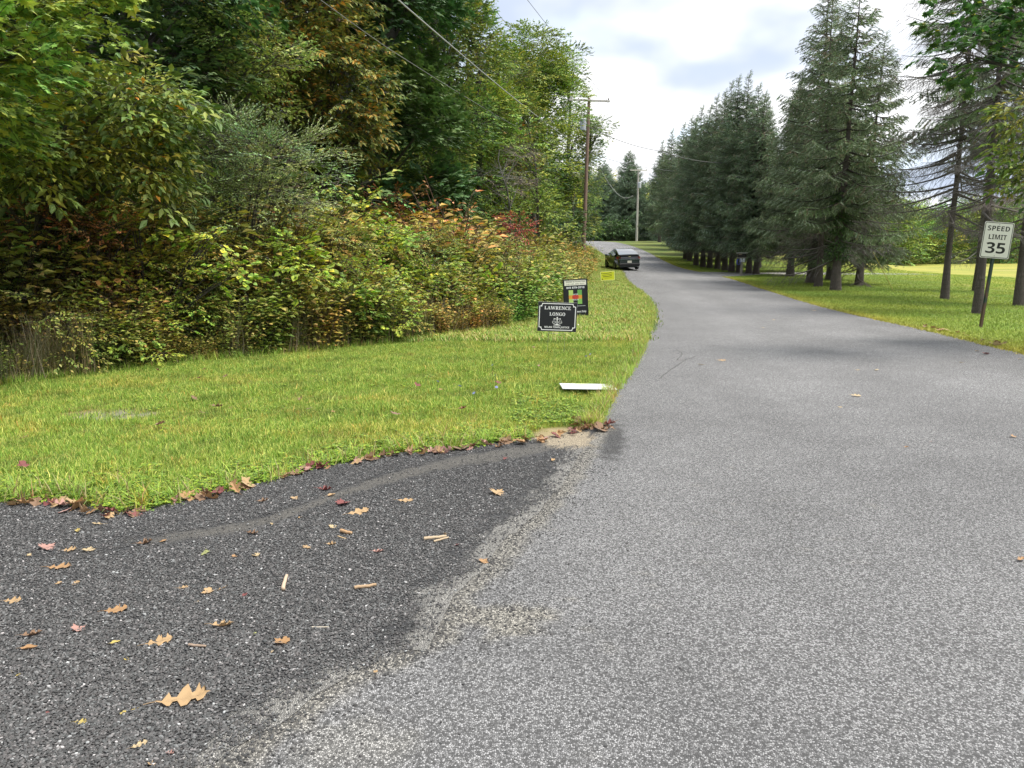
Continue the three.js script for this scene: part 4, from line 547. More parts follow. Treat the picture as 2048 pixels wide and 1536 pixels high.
// ---------------------------------------------------------------- fallen leaves and sticks
const OAK = [[0.0, 0.012], [0.13, 0.03], [0.2, 0.15], [0.27, 0.17], [0.3, 0.07], [0.4, 0.08], [0.5, 0.3], [0.58, 0.27], [0.6, 0.33], [0.65, 0.12], [0.74, 0.11], [0.82, 0.25], [0.86, 0.17], [0.92, 0.15], [0.93, 0.06], [1, 0.01]];
const MAPLE = [[0.0, 0.02], [0.02, 0.18], [-0.08, 0.34], [0.12, 0.36], [0.16, 0.5], [0.3, 0.42], [0.46, 0.6], [0.5, 0.42], [0.6, 0.42], [0.52, 0.16], [0.74, 0.2], [0.78, 0.1], [1, 0.01]];
const OVAL = [[0, 0.01], [0.15, 0.1], [0.32, 0.19], [0.5, 0.22], [0.68, 0.18], [0.85, 0.09], [1, 0.005]];
function leafGeo(seed, outline, { curl = 0.25, bend = 0.2, twist = 0.2, fold = 0 }) {
  const R = rng(seed), f = new Faces(), sag = (a, s) => curl * s * s * 1.6 + bend * (a - 0.5) * (a - 0.5) + twist * s * (a - 0.5) + 0.05 * noise.noise(a * 6, s * 6, seed) + (s > 0 ? fold * s : 0);
  const col = (k) => [k, k, k], sides = [1, -1].map(() => outline.map(([a, s]) => [a + 0.05 * (R() - 0.5), s * (0.8 + 0.4 * R())]));
  [1, -1].forEach((g, n) => { let pm = null, po = null, ph = null; for (const [a, s] of sides[n]) { const x = Math.max(0, Math.min(1, a)); const m = f.v(V(x - 0.5, sag(x, 0) - 0.012, 0), col(0.82)), h = f.v(V(a - 0.5 + 0.03, sag(a, g * s * 0.55) + 0.008, g * s * 0.55), col(1)), o = f.v(V(a - 0.5, sag(a, g * s), g * s), col(0.93)); if (pm !== null) { f.f(pm, ph, m); f.f(ph, h, m); f.f(ph, po, h); f.f(po, o, h); } pm = m; po = o; ph = h; } });
  f.tube([V(-0.5, sag(0, 0) - 0.01, 0), V(-0.6, sag(0, 0) + 0.01, 0.02), V(-0.72, sag(0, 0) + 0.02, 0.05)], 0.012, 0.008, 4, col(0.7));
  return f.geo();
}
const SHAPES = { oak: [1, 2, 3, 4].map((k) => leafGeo(k, OAK, { curl: 0.12 + 0.2 * (k % 3), bend: 0.22, twist: 0.12 * (k % 2 ? 1 : -1) })), maple: [5, 6, 7].map((k) => leafGeo(k, MAPLE, { curl: 0.2, bend: 0.3, fold: k === 6 ? 0.5 : 0 })), oval: [8, 9].map((k) => leafGeo(k, OVAL, { curl: 2.2, bend: 0.5 })), curled: [10, 11, 12].map((k) => leafGeo(k, OAK, { curl: 1.2, bend: 0.6, fold: 0.5, twist: 0.5 })) };
const HUES = { tan: [0.44, 0.29, 0.14], pale: [0.5, 0.38, 0.21], orange: [0.38, 0.215, 0.09], brown: [0.22, 0.125, 0.065], red: [0.2, 0.05, 0.045], pink: [0.42, 0.23, 0.19], yellow: [0.52, 0.4, 0.1], green: [0.36, 0.38, 0.12] };
const leafMats = {}; for (const k in HUES) leafMats[k] = new THREE.MeshPhysicalMaterial({ vertexColors: true, color: new THREE.Color().setRGB(...HUES[k]), roughness: 0.7, transmission: 0.2, thickness: 0, side: THREE.DoubleSide });
const LR = rng(314);
function fallen(u, v, wpx, shape, hue, label, group, turn) {
  const p = ground(u, v), d = -p.z, L = wpx / F * d * 1.1, set = SHAPES[shape], m = new THREE.Mesh(set[Math.floor(LR() * set.length)], leafMats[hue]);
  m.name = numbered('fallen_leaf'); m.position.copy(p); m.position.y += (onGrass(p.x, d) ? 0.04 : 0.012) + L * 0.05; m.scale.setScalar(L); m.rotation.set(0.16 + (LR() - 0.5) * 0.24, turn ?? LR() * 6.28, (LR() - 0.5) * 0.2, 'YXZ'); m.castShadow = m.receiveShadow = true; scene.add(m); return tag(m, label, 'leaf', group);
}
fallen(365, 1408, 96, 'oak', 'tan', 'largest tan oak leaf with ragged lobes, nearest on the gravel', null, 0.35);
fallen(318, 1291, 52, 'oak', 'tan', 'tan deeply lobed oak leaf on the gravel above the largest leaf', null, 0.4);
fallen(232, 1227, 44, 'oak', 'orange', 'orange tan oak leaf with broad lobes left of middle on the gravel', null, 0.2);
fallen(560, 1291, 30, 'maple', 'orange', 'rounded folded tan leaf right of the lobed one on gravel', null, 2.6);
fallen(279, 1498, 32, 'oak', 'pale', 'pale tan leaf below the largest leaf at the bottom', null, 0.6);
fallen(118, 1141, 44, 'oak', 'orange', 'orange brown oak leaf on the gravel near the left edge', null, 0.1);
fallen(444, 1259, 44, 'curled', 'tan', 'narrow curled brown and tan oak leaf in mid gravel', null, 0.3);
fallen(161, 1263, 26, 'maple', 'pink', 'small pinkish folded leaf on the left gravel', null, 1.2);
fallen(60, 1304, 32, 'oval', 'orange', 'glossy orange oval leaf near the left edge', null, 0.2);
fallen(64, 1277, 38, 'curled', 'brown', 'long curled brown leaf just above the orange oval one', null, 0.4);
fallen(231, 1292, 20, 'oval', 'yellow', 'slim yellow leaf between two oak leaves on gravel', null, 0.8);
fallen(161, 1452, 26, 'oak', 'yellow', 'yellowish ragged leaf low on the left gravel', null, 0);
fallen(99, 1099, 30, 'maple', 'pink', 'dusty pink maple leaf on the gravel at left', null, 1.4);
fallen(139, 1105, 27, 'oak', 'tan', 'tan leaf beside the dusty pink maple leaf', null, 0.1);
fallen(179, 1104, 22, 'maple', 'pale', 'pale pointed leaf right of the tan one by the pink leaf', null, 1.7);
fallen(998, 990, 32, 'maple', 'tan', 'pale tan star shaped leaf alone on the gravel near the road', null, 1.2);
fallen(716, 1030, 42, 'oak', 'tan', 'tan oak leaf on the sandy track in the gravel', null, 0.5);
fallen(810, 1006, 30, 'oak', 'tan', 'tan oak leaf with long stalk above the sticks', null, 0.1);
fallen(689, 1012, 26, 'maple', 'red', 'reddish folded leaf above the sandy track', null, 0.6);
fallen(756, 1109, 24, 'curled', 'pink', 'greyish curled leaf just right of the small sticks', null, 0.3);
fallen(969, 1127, 18, 'maple', 'orange', 'orange tan leaf on the dust where gravel meets asphalt', null, 1);
fallen(25, 1208, 34, 'oak', 'tan', 'tan leaf cut by the left edge of the view', null, 0.1);
fallen(649, 984, 28, 'curled', 'red', 'dark red brown leaf near the grass edge', null, 0.3);
fallen(2041, 1125, 24, 'curled', 'orange', 'crumpled orange brown leaf on the asphalt at the right edge', null, 0.5);
fallen(1443, 723, 16, 'oak', 'tan', 'small tan leaf in the middle of the road beyond the fork', null, 0);
fallen(1812, 898, 10, 'curled', 'orange', 'small curled tan leaf on the right half of the road', null, 0);
fallen(2028, 876, 10, 'maple', 'orange', 'small tan leaf on the road by the right edge', null, 0);
fallen(1711, 794, 20, 'oak', 'pale', 'pale leaf lying on the dark damp blotch of the road', null, 0);
fallen(1973, 710, 12, 'maple', 'red', 'small dark red leaf on the road below the speed limit sign', null, 0);
fallen(435, 822, 24, 'curled', 'brown', 'curled light brown leaf in the grass left of middle', null, 0.2);
fallen(925, 826, 18, 'curled', 'red', 'upright red brown leaf in the middle of the grass', null, 0.6);
fallen(795, 837, 20, 'maple', 'brown', 'light brown leaf in the grass left of the red brown one', null, 0.6);
for (const [u, v, w, s, h] of [[526, 1007, 22, 'curled', 'brown'], [197, 1053, 24, 'oak', 'pale'], [157, 1067, 20, 'oval', 'yellow'], [663, 995, 18, 'oval', 'tan'], [591, 1000, 15, 'maple', 'tan'], [543, 1053, 12, 'oval', 'pale'], [668, 1058, 15, 'maple', 'pale'], [615, 1100, 26, 'oak', 'tan'], [663, 1094, 20, 'curled', 'tan'], [513, 1117, 15, 'maple', 'pale'], [505, 1072, 26, 'curled', 'brown'], [410, 1111, 30, 'oak', 'green'], [290, 1092, 30, 'curled', 'brown'], [325, 1087, 13, 'maple', 'orange'], [366, 1181, 20, 'oak', 'tan'], [414, 1191, 22, 'maple', 'tan'], [443, 1183, 20, 'oak', 'tan'], [487, 1197, 13, 'maple', 'red'], [117, 1173, 12, 'maple', 'tan'], [152, 1172, 18, 'oak', 'tan'], [392, 1210, 9, 'maple', 'pale'], [271, 1425, 14, 'oak', 'yellow'], [245, 1434, 12, 'maple', 'yellow'], [97, 1434, 10, 'maple', 'red'], [255, 1324, 10, 'maple', 'yellow'], [510, 1273, 10, 'oak', 'green'], [1106, 925, 18, 'oval', 'tan'], [1010, 922, 14, 'curled', 'red'], [911, 1095, 12, 'maple', 'red'], [600, 1040, 10, 'oval', 'tan'], [470, 1118, 10, 'maple', 'orange'], [60, 1116, 10, 'maple', 'pale'], [25, 1350, 10, 'oval', 'yellow'], [36, 1357, 9, 'maple', 'yellow'], [545, 1310, 9, 'oval', 'pale'], [305, 1534, 14, 'maple', 'tan'], [340, 1515, 22, 'curled', 'pink'], [750, 1350, 9, 'maple', 'tan'], [890, 1072, 10, 'oval', 'tan']]) fallen(u, v, w, s, h, 'small dry leaf lying on the dark gravel', 'small dry leaves scattered on the gravel');
for (const [u, v, w, h] of [[1402, 731, 12, 'pale'], [1753, 742, 14, 'pale'], [1680, 817, 10, 'pale'], [1922, 727, 9, 'pale'], [1954, 704, 12, 'pale'], [1861, 886, 8, 'red'], [1526, 657, 8, 'pale'], [2040, 720, 12, 'pale'], [1715, 742, 8, 'pale'], [1547, 641, 6, 'pale'], [1628, 622, 8, 'pale']]) fallen(u, v, w, 'oak', h, 'small pale leaf lying on the asphalt of the road', 'small leaves on the road');
{ // the drift along the edge of grass and gravel
  for (let i = 0; i < 125; i++) { const x = i < 105 ? -3.15 + 3.9 * Math.pow(LR(), 0.9) : 0.55 + 0.35 * LR(), d = i < 105 ? dgrass(x) - 0.02 - 0.16 * LR() * LR() + 0.05 * LR() : 6.5 + 0.6 * LR(), [q] = [V(x, H(x, d), -d)], m = new THREE.Mesh(SHAPES[['oak', 'maple', 'curled', 'curled'][i % 4]][i % 3], leafMats[['orange', 'tan', 'brown', 'pink', 'brown', 'orange', 'red'][i % 7]]), L = 0.055 + 0.075 * LR(); m.name = numbered('fallen_leaf'); m.position.copy(q); m.position.y += 0.018 + 0.02 * LR(); m.scale.setScalar(L); m.rotation.set((LR() - 0.5) * 1.1, LR() * 6.28, (LR() - 0.5) * 1.1, 'YXZ'); m.castShadow = m.receiveShadow = true; scene.add(m); tag(m, 'dry leaf in the drift along the grass edge of the drive', 'leaf', 'leaves drifted along the grass edge'); }
  for (let i = 0; i < 22; i++) { const d = 4.8 + 8 * Math.pow(LR(), 1.3), x = lerp(Math.max(-0.66 * d, xb(d) + 0.5), Math.min(xl(d), 3), LR()); if (!onGrass(x, d)) continue; const m = new THREE.Mesh(SHAPES[['curled', 'maple', 'oak'][i % 3]][i % 3], leafMats[['brown', 'red', 'orange', 'pink'][i % 4]]); m.name = numbered('fallen_leaf'); m.position.set(x, H(x, d) + 0.05, -d); m.scale.setScalar(0.05 + 0.05 * LR()); m.rotation.set((LR() - 0.5) * 1.2, LR() * 6.28, (LR() - 0.5) * 1.2, 'YXZ'); m.castShadow = m.receiveShadow = true; scene.add(m); tag(m, 'dry brown leaf caught in the grass of the verge', 'leaf', 'leaves caught in the verge grass'); }
  for (let i = 0; i < 26; i++) { const d = 11.6 + 5 * LR(), x = xr(d) + 0.02 + 0.5 * LR() * LR(), m = new THREE.Mesh(SHAPES[['curled', 'maple', 'oak'][i % 3]][i % 3], leafMats[['tan', 'brown', 'pale', 'orange'][i % 4]]); m.name = numbered('fallen_leaf'); m.position.set(x, H(x, d) + 0.045, -d); m.scale.setScalar(0.07 + 0.08 * LR()); m.rotation.set((LR() - 0.5), LR() * 6.28, (LR() - 0.5), 'YXZ'); m.castShadow = m.receiveShadow = true; scene.add(m); tag(m, 'dry leaf along the right road edge near the speed limit sign', 'leaf', 'leaves along the right road edge'); }
}
function stick(u0, v0, u1, v1, r, label, c = [0.36, 0.25, 0.15]) {
  const a = ground(u0, v0), b = ground(u1, v1), o = thing('stick', label, 'stick', a.toArray()), e = b.clone().sub(a), f = new Faces(), pts = []; for (let i = 0; i <= 6; i++) { const t = i / 6, p = e.clone().multiplyScalar(t); p.y += r + 0.012; p.x += 0.25 * r * noise.noise(u0, t * 4, 1); p.z += 1.2 * r * noise.noise(v0, t * 4, 1) + (label.includes('bent') ? 0.02 * Math.sin(t * 3.14) : 0); pts.push(p); }
  f.tube(pts, r, r * 0.8, 7, c); const n = f.P.length / 3; for (const [k, s] of [[0, -1], [6, 1]]) { const base = k === 0 ? 0 : n - 7, m = f.v(pts[k].clone(), [0.5, 0.38, 0.24]); for (let i = 0; i < 7; i++) s > 0 ? f.f(base + i, base + (i + 1) % 7, m) : f.f(base + (i + 1) % 7, base + i, m); }
  obj('wood', f.geo(), STICK, o);
}
stick(709, 1184, 753, 1178, 0.009, 'straight brown stick on the gravel in front of the sandy patch');
stick(567, 1187, 574, 1160, 0.01, 'short pale bent stick standing out on the gravel', [0.48, 0.36, 0.26]);
stick(848, 1085, 893, 1080, 0.01, 'pale broken stick in two strands near the asphalt', [0.42, 0.33, 0.22]);
stick(868, 1089, 897, 1081, 0.006, 'thin splinter beside the pale broken stick', [0.42, 0.33, 0.22]);
stick(681, 1069, 703, 1074, 0.011, 'short thick twig lying behind the small splinters', [0.4, 0.25, 0.13]);
stick(676, 1078, 692, 1083, 0.004, 'thin splinter below the short thick twig', [0.46, 0.33, 0.18]);
stick(378, 1298, 412, 1301, 0.006, 'grey brown twig between two oak leaves', [0.3, 0.22, 0.16]);
stick(624, 1261, 658, 1261, 0.003, 'thin pale splinter on the middle gravel', [0.5, 0.45, 0.36]);

// ---------------------------------------------------------------- lawn signs
const plain = (c, o = {}) => std(c[0], c[1], c[2], o);
const face = (tex, o = {}) => new THREE.MeshStandardMaterial({ map: tex, roughness: 0.45, ...o });
function panel(w, h, t = 0.004) { return new RoundedBoxGeometry(w, h, t, 1, 0.0015); }
const serif = (x, t, px, y, sz, w) => { x.font = 'bold ' + sz + 'px serif'; if (w) { x.save(); x.translate(px, y); x.scale(w / x.measureText(t).width, 1); x.fillText(t, 0, 0); x.restore(); } else x.fillText(t, px, y); };
{
  const p = onG(0.685, 12), o = thing('lawn_sign', 'black lawn sign with white border and scales emblem, in front of the realty sign', 'sign', p.toArray(), 0.04), g = new THREE.Group(); o.rotation.z = -0.035;
  const W = 0.61, Hh = 0.457, cy = 0.36 + Hh / 2;
  const b = obj('panel', panel(W, Hh), plain([0.7, 0.7, 0.7]), o); b.position.y = cy;
  const tex = canvasTex(1024, 768, (x, w, h) => {
    x.fillStyle = '#15161b'; x.fillRect(0, 0, w, h); x.strokeStyle = x.fillStyle = '#f1f1ee'; x.lineWidth = 20; x.lineJoin = 'miter';
    const a = 40, c = 72; x.beginPath(); x.moveTo(a + c, a); x.lineTo(w - a - c, a); x.arc(w - a, a, c, Math.PI, Math.PI / 2, true); x.lineTo(w - a, h - a - c); x.arc(w - a, h - a, c, -Math.PI / 2, Math.PI, true); x.lineTo(a + c, h - a); x.arc(a, h - a, c, 0, -Math.PI / 2, true); x.lineTo(a, a + c); x.arc(a, a, c, Math.PI / 2, 0, true); x.closePath(); x.stroke();
    for (const [u, v] of [[92, 108], [w - 92, 108], [92, h - 108], [w - 92, h - 108]]) { x.beginPath(); x.arc(u, v, 14, 0, 7); x.fill(); }
    x.textAlign = 'center'; serif(x, 'LAWRENCE', w / 2, 192, 122, 700); serif(x, 'LONGO', w / 2, 352, 118, 420);
    x.fillRect(w / 2 - 10, 400, 20, 180); x.beginPath(); x.arc(w / 2, 400, 18, 0, 7); x.fill(); x.lineWidth = 14; x.beginPath(); x.moveTo(w / 2 - 92, 425); x.quadraticCurveTo(w / 2, 455, w / 2 + 92, 425); x.stroke();
    for (const s of [-1, 1]) { const u = w / 2 + s * 82; x.lineWidth = 6; x.beginPath(); x.moveTo(u, 430); x.lineTo(u - 40, 520); x.moveTo(u, 430); x.lineTo(u + 40, 520); x.stroke(); x.beginPath(); x.arc(u, 516, 44, 0, Math.PI); x.closePath(); x.lineWidth = 8; x.stroke(); }
    x.beginPath(); x.moveTo(w / 2 - 104, 606); x.quadraticCurveTo(w / 2, 545, w / 2 + 104, 606); x.closePath(); x.fill();
    x.font = 'bold 62px sans-serif'; x.save(); x.translate(w / 2, 676); x.scale(660 / x.measureText('MILAN TOWN JUSTICE').width, 1); x.fillText('MILAN TOWN JUSTICE', 0, 0); x.restore();
  });
  const fc = obj('printed_face', new THREE.PlaneGeometry(W - 0.002, Hh - 0.002), face(tex), o); fc.position.set(0, cy, 0.0026);
  const leg = (s) => new THREE.TubeGeometry(new THREE.CatmullRomCurve3([V(s * 0.13, -0.2, -0.004), V(s * 0.13, 0.2, -0.004), V(s * 0.13, cy + 0.1, -0.004)]), 6, 0.0022, 5);
  for (const s of [-1, 1]) obj('wire_leg', leg(s), plain([0.3, 0.3, 0.3], { metalness: 0.8, roughness: 0.4 }), o);
  const bar = obj('wire_bar', new THREE.CylinderGeometry(0.0022, 0.0022, 0.26, 5).rotateZ(Math.PI / 2), plain([0.3, 0.3, 0.3], { metalness: 0.8, roughness: 0.4 }), o); bar.position.set(0, 0.33, -0.004);
}
{
  const p = onG(1.64, 19.6), o = thing('realty_sign', 'tall black realty sign with green letter emblem and phone number in a metal frame', 'sign', p.toArray(), 0.02); o.rotation.z = 0.05;
  const W = 0.6, Hh = 0.9, cy = 0.06 + Hh / 2, blk = plain([0.015, 0.015, 0.017], { metalness: 0.3, roughness: 0.45 });
  const b = obj('panel', panel(W - 0.02, Hh, 0.005), blk, o); b.position.y = cy;
  const tex = canvasTex(768, 1152, (x, w, h) => {
    x.fillStyle = '#14161c'; x.fillRect(0, 0, w, h); x.fillStyle = '#f2efdf'; x.fillRect(14, 12, w - 28, 168); x.textAlign = 'center'; x.fillStyle = '#3b382c';
    const fit = (t, y, sz, wd, f = 'bold ' + sz + 'px sans-serif') => { x.font = f; x.save(); x.translate(w / 2, y); x.scale(wd / x.measureText(t).width, 1); x.fillText(t, 0, 0); x.restore(); };
    fit('SHANA ALTSTAETTER', 82, 62, 660); fit('Call 646-209-4501', 160, 64, 640, '64px sans-serif');
    x.fillStyle = '#ffffff'; fit('845 679-2010', 282, 86, 620);
    x.fillStyle = '#bcd878'; x.fillRect(150, 330, 150, 460); x.fillStyle = '#6fae58'; x.fillRect(450, 330, 150, 460); x.fillStyle = '#8cc462'; x.fillRect(450, 600, 150, 190);
    x.fillStyle = '#e7a03c'; x.fillRect(150, 500, 150, 120); x.fillRect(450, 500, 150, 120); x.fillStyle = '#d5453a'; x.fillRect(270, 500, 210, 120);
    x.fillStyle = '#ffffff'; x.font = 'bold 56px sans-serif'; x.fillText('ALTER', w / 2, 492); x.fillText('REALTY', w / 2, 668); x.fillStyle = '#8c2a20'; x.font = 'bold 40px sans-serif'; x.fillText('RESIDENTIAL', w / 2, 574);
    x.fillStyle = '#d8dee0'; x.fillRect(120, 850, w - 180, 12); x.fillStyle = '#ffffff'; fit('By Appointment Only', 1070, 84, 690);
  });
  const fc = obj('printed_face', new THREE.PlaneGeometry(W - 0.03, Hh - 0.01), face(tex), o); fc.position.set(0, cy, 0.0032);
  for (const s of [-1, 1]) { const l = obj('frame_post', new RoundedBoxGeometry(0.022, 1.26, 0.02, 1, 0.003), blk, o); l.position.set(s * W / 2, cy - 0.17, 0); }
  for (const y of [cy + Hh / 2 + 0.004, cy - Hh / 2 - 0.004]) { const l = obj('frame_rail', new RoundedBoxGeometry(W - 0.026, 0.02, 0.018, 1, 0.003), blk, o); l.position.y = y; }
}
{
  const p = onG(4.1, 33), o = thing('yellow_lawn_sign', 'small bright yellow sign with dark lettering behind the parked car', 'sign', p.toArray(), 0.05); o.rotation.z = 0.06;
  const tex = canvasTex(512, 320, (x, w, h) => { x.fillStyle = '#d4d922'; x.fillRect(0, 0, w, h); x.strokeStyle = '#f6f8a0'; x.lineWidth = 14; x.strokeRect(8, 8, w - 16, h - 16); x.fillStyle = '#3d4410'; x.fillRect(30, 40, 34, 34); x.fillRect(40, 250, 40, 40); x.lineCap = 'round'; x.strokeStyle = '#3d4410'; for (const [y, a, b, lw] of [[64, 90, 400, 20], [120, 60, 430, 16], [176, 90, 400, 22], [230, 150, 420, 12]]) { x.lineWidth = lw; x.setLineDash([26, 16]); x.beginPath(); x.moveTo(a, y + 8); x.quadraticCurveTo((a + b) / 2, y + 14, b, y - 18); x.stroke(); } });
  const b = obj('panel', panel(0.6, 0.38), plain([0.6, 0.65, 0.05]), o); b.position.y = 0.64; const fc = obj('printed_face', new THREE.PlaneGeometry(0.598, 0.378), face(tex), o); fc.position.set(0, 0.64, 0.0026);
  for (const s of [-1, 1]) { const l = obj('wire_leg', new THREE.CylinderGeometry(0.003, 0.003, 0.9, 5), plain([0.3, 0.3, 0.3], { metalness: 0.8 }), o); l.position.set(s * 0.13, 0.3, -0.005); }
}
{
  const a = ground(1119, 774), b = ground(1224, 777), c = ground(1160, 784), o = thing('fallen_sign', 'white plastic panel lying flat in the grass at the road edge', 'panel', [(a.x + b.x) / 2, Hw(0.85, -8.6) + 0.055, -8.62], 0.02);
  const tex = canvasTex(256, 192, (x, w, h) => { x.fillStyle = '#c3c7ca'; x.fillRect(0, 0, w, h); for (let i = 0; i < w; i += 4) { x.fillStyle = i % 8 ? '#b9bec2' : '#cdd0d2'; x.fillRect(i, 0, 3, h); } x.fillStyle = '#d9dd9a'; x.fillRect(80, 10, 60, 40); x.fillStyle = '#c8cdb0'; x.fillRect(150, 120, 80, 20); });
  const m = obj('panel', panel(0.61, 0.457, 0.005).rotateX(-Math.PI / 2), plain([0.5, 0.51, 0.52], { roughness: 0.4 }), o); const f = obj('sheet_face', new THREE.PlaneGeometry(0.606, 0.453).rotateX(-Math.PI / 2), face(tex), o); f.position.y = 0.0032; o.rotation.x = -0.03; o.rotation.z = -0.02;
}
{ // white scrap by the black sign and little blue flowers
  const p = ground(1156, 655), m = obj('paper_scrap', new THREE.SphereGeometry(0.02, 8, 6).scale(1, 0.8, 1), plain([0.7, 0.7, 0.7])); m.position.copy(p).add(V(0, 0.06, 0)); tag(m, 'small white scrap in the grass right of the black sign', 'litter');
  const fl = (() => { const f = new Faces(); for (let i = 0; i < 10; i++) { const a = i / 10 * 6.28; f.leaf(V(0, 0, 0), V(Math.cos(a), 0.15, Math.sin(a)), V(0, 1, 0), 0.5, 0.22, [0.36, 0.4, 0.7]); } return f.geo(); })();
  const st = (() => { const f = new Faces(); f.tube([V(0, -0.22, 0), V(0.01, -0.1, 0), V(0, 0, 0)], 0.003, 0.002, 4, [0.1, 0.15, 0.05]); return f.geo(); })();
  for (const [u, v] of [[985, 741], [991, 763], [876, 777], [920, 787], [993, 790], [1172, 722], [1180, 718], [948, 803]]) { const q = ground(u, v + 10), o = thing('chicory_flower', 'tiny pale blue flower in the grass near the fallen white panel', 'flower', q.add(V(0, 0.14, 0)).toArray(), u, 'blue flowers in the verge'); const b = obj('petals', fl, LEAF, o); b.scale.setScalar(0.042); b.rotation.x = 0.7; obj('stem', st, WOOD, o); }
}
{ // speed limit sign
  const p = onG(10.2, 16.7), o = thing('speed_limit_sign', 'leaning white speed limit sign on a rusty green steel post', 'road sign', p.toArray(), -0.06); o.rotation.z = -0.075;
  const W = 0.61, Hh = 0.762, cy = 1.5 + Hh / 2, shape = (w, h, r) => { const s = new THREE.Shape(); s.moveTo(-w / 2 + r, -h / 2); s.lineTo(w / 2 - r, -h / 2); s.quadraticCurveTo(w / 2, -h / 2, w / 2, -h / 2 + r); s.lineTo(w / 2, h / 2 - r); s.quadraticCurveTo(w / 2, h / 2, w / 2 - r, h / 2); s.lineTo(-w / 2 + r, h / 2); s.quadraticCurveTo(-w / 2, h / 2, -w / 2, h / 2 - r); s.lineTo(-w / 2, -h / 2 + r); s.quadraticCurveTo(-w / 2, -h / 2, -w / 2 + r, -h / 2); return s; };
  const pl = obj('plate', new THREE.ExtrudeGeometry(shape(W, Hh, 0.04), { depth: 0.003, bevelEnabled: false, curveSegments: 5 }), plain([0.5, 0.5, 0.48], { metalness: 0.6, roughness: 0.5 }), o); pl.position.y = cy;
  const fg = new THREE.ShapeGeometry(shape(W - 0.003, Hh - 0.003, 0.039), 5), uv = fg.attributes.uv, q = fg.attributes.position; for (let i = 0; i < uv.count; i++) uv.setXY(i, q.getX(i) / W + 0.5, q.getY(i) / Hh + 0.5);
  const tex = canvasTex(819, 1024, (x, w, h) => { x.fillStyle = '#cfd0c4'; x.fillRect(0, 0, w, h); const r = rng(4); for (let i = 0; i < 500; i++) { x.fillStyle = 'rgba(110,110,90,' + (0.05 + 0.1 * r()) + ')'; x.fillRect(r() * w, r() * h, 1 + 4 * r(), 1 + 6 * r()); } x.strokeStyle = x.fillStyle = '#14140f'; x.lineWidth = 18; x.beginPath(); x.roundRect(26, 26, w - 52, h - 52, 44); x.stroke(); x.textAlign = 'center'; const fit = (t, y, sz, wd) => { x.font = 'bold ' + sz + 'px sans-serif'; x.save(); x.translate(w / 2, y); x.scale(wd / x.measureText(t).width, 1); x.fillText(t, 0, 0); x.restore(); }; fit('SPEED', 250, 190, 640); fit('LIMIT', 490, 190, 520); fit('35', 880, 420, 580); x.fillStyle = '#54524a'; for (const y of [70, h - 70]) { x.beginPath(); x.arc(w / 2, y, 11, 0, 7); x.fill(); } });
  const fc = obj('sign_face', fg, face(tex, { roughness: 0.35 }), o); fc.position.set(0, cy, 0.0045);
  for (const y of [cy - Hh / 2 + 0.052, cy + Hh / 2 - 0.052]) { const b = obj('bolt', new THREE.CylinderGeometry(0.008, 0.008, 0.008, 6).rotateX(Math.PI / 2), plain([0.3, 0.3, 0.28], { metalness: 0.8 }), o); b.position.set(0, y, 0.008); }
  const pm = std(1, 1, 1, { roughness: 0.85 }); const pr = rng(9), pt = texture(64, (x, y) => { const k = y / 512, rust = smooth(0.1, -0.1, (k - 0.42) + 0.35 * noise.noise(x * 0.1, y * 0.03, 1)); return mix3([0.035, 0.06, 0.045], [0.13, 0.075, 0.05], rust * (0.7 + 0.3 * pr())); }, true, 512); pm.map = pt;
  const u = new THREE.Shape(); for (const [i, [a, b]] of [[-0.04, 0], [-0.025, 0], [-0.018, -0.03], [0.018, -0.03], [0.025, 0], [0.04, 0], [0.04, 0.005], [0.021, 0.005], [0.014, -0.025], [-0.014, -0.025], [-0.021, 0.005], [-0.04, 0.005]].entries()) i ? u.lineTo(a, b) : u.moveTo(a, b);
  const pg = new THREE.ExtrudeGeometry(u, { depth: 2.5, bevelEnabled: false }).rotateX(-Math.PI / 2), pv = pg.attributes.uv, pp = pg.attributes.position; for (let i = 0; i < pv.count; i++) pv.setXY(i, pp.getX(i) * 4, pp.getY(i) / 2.5); const post = obj('post', pg, pm, o); post.position.set(0, -0.3, -0.034);
}
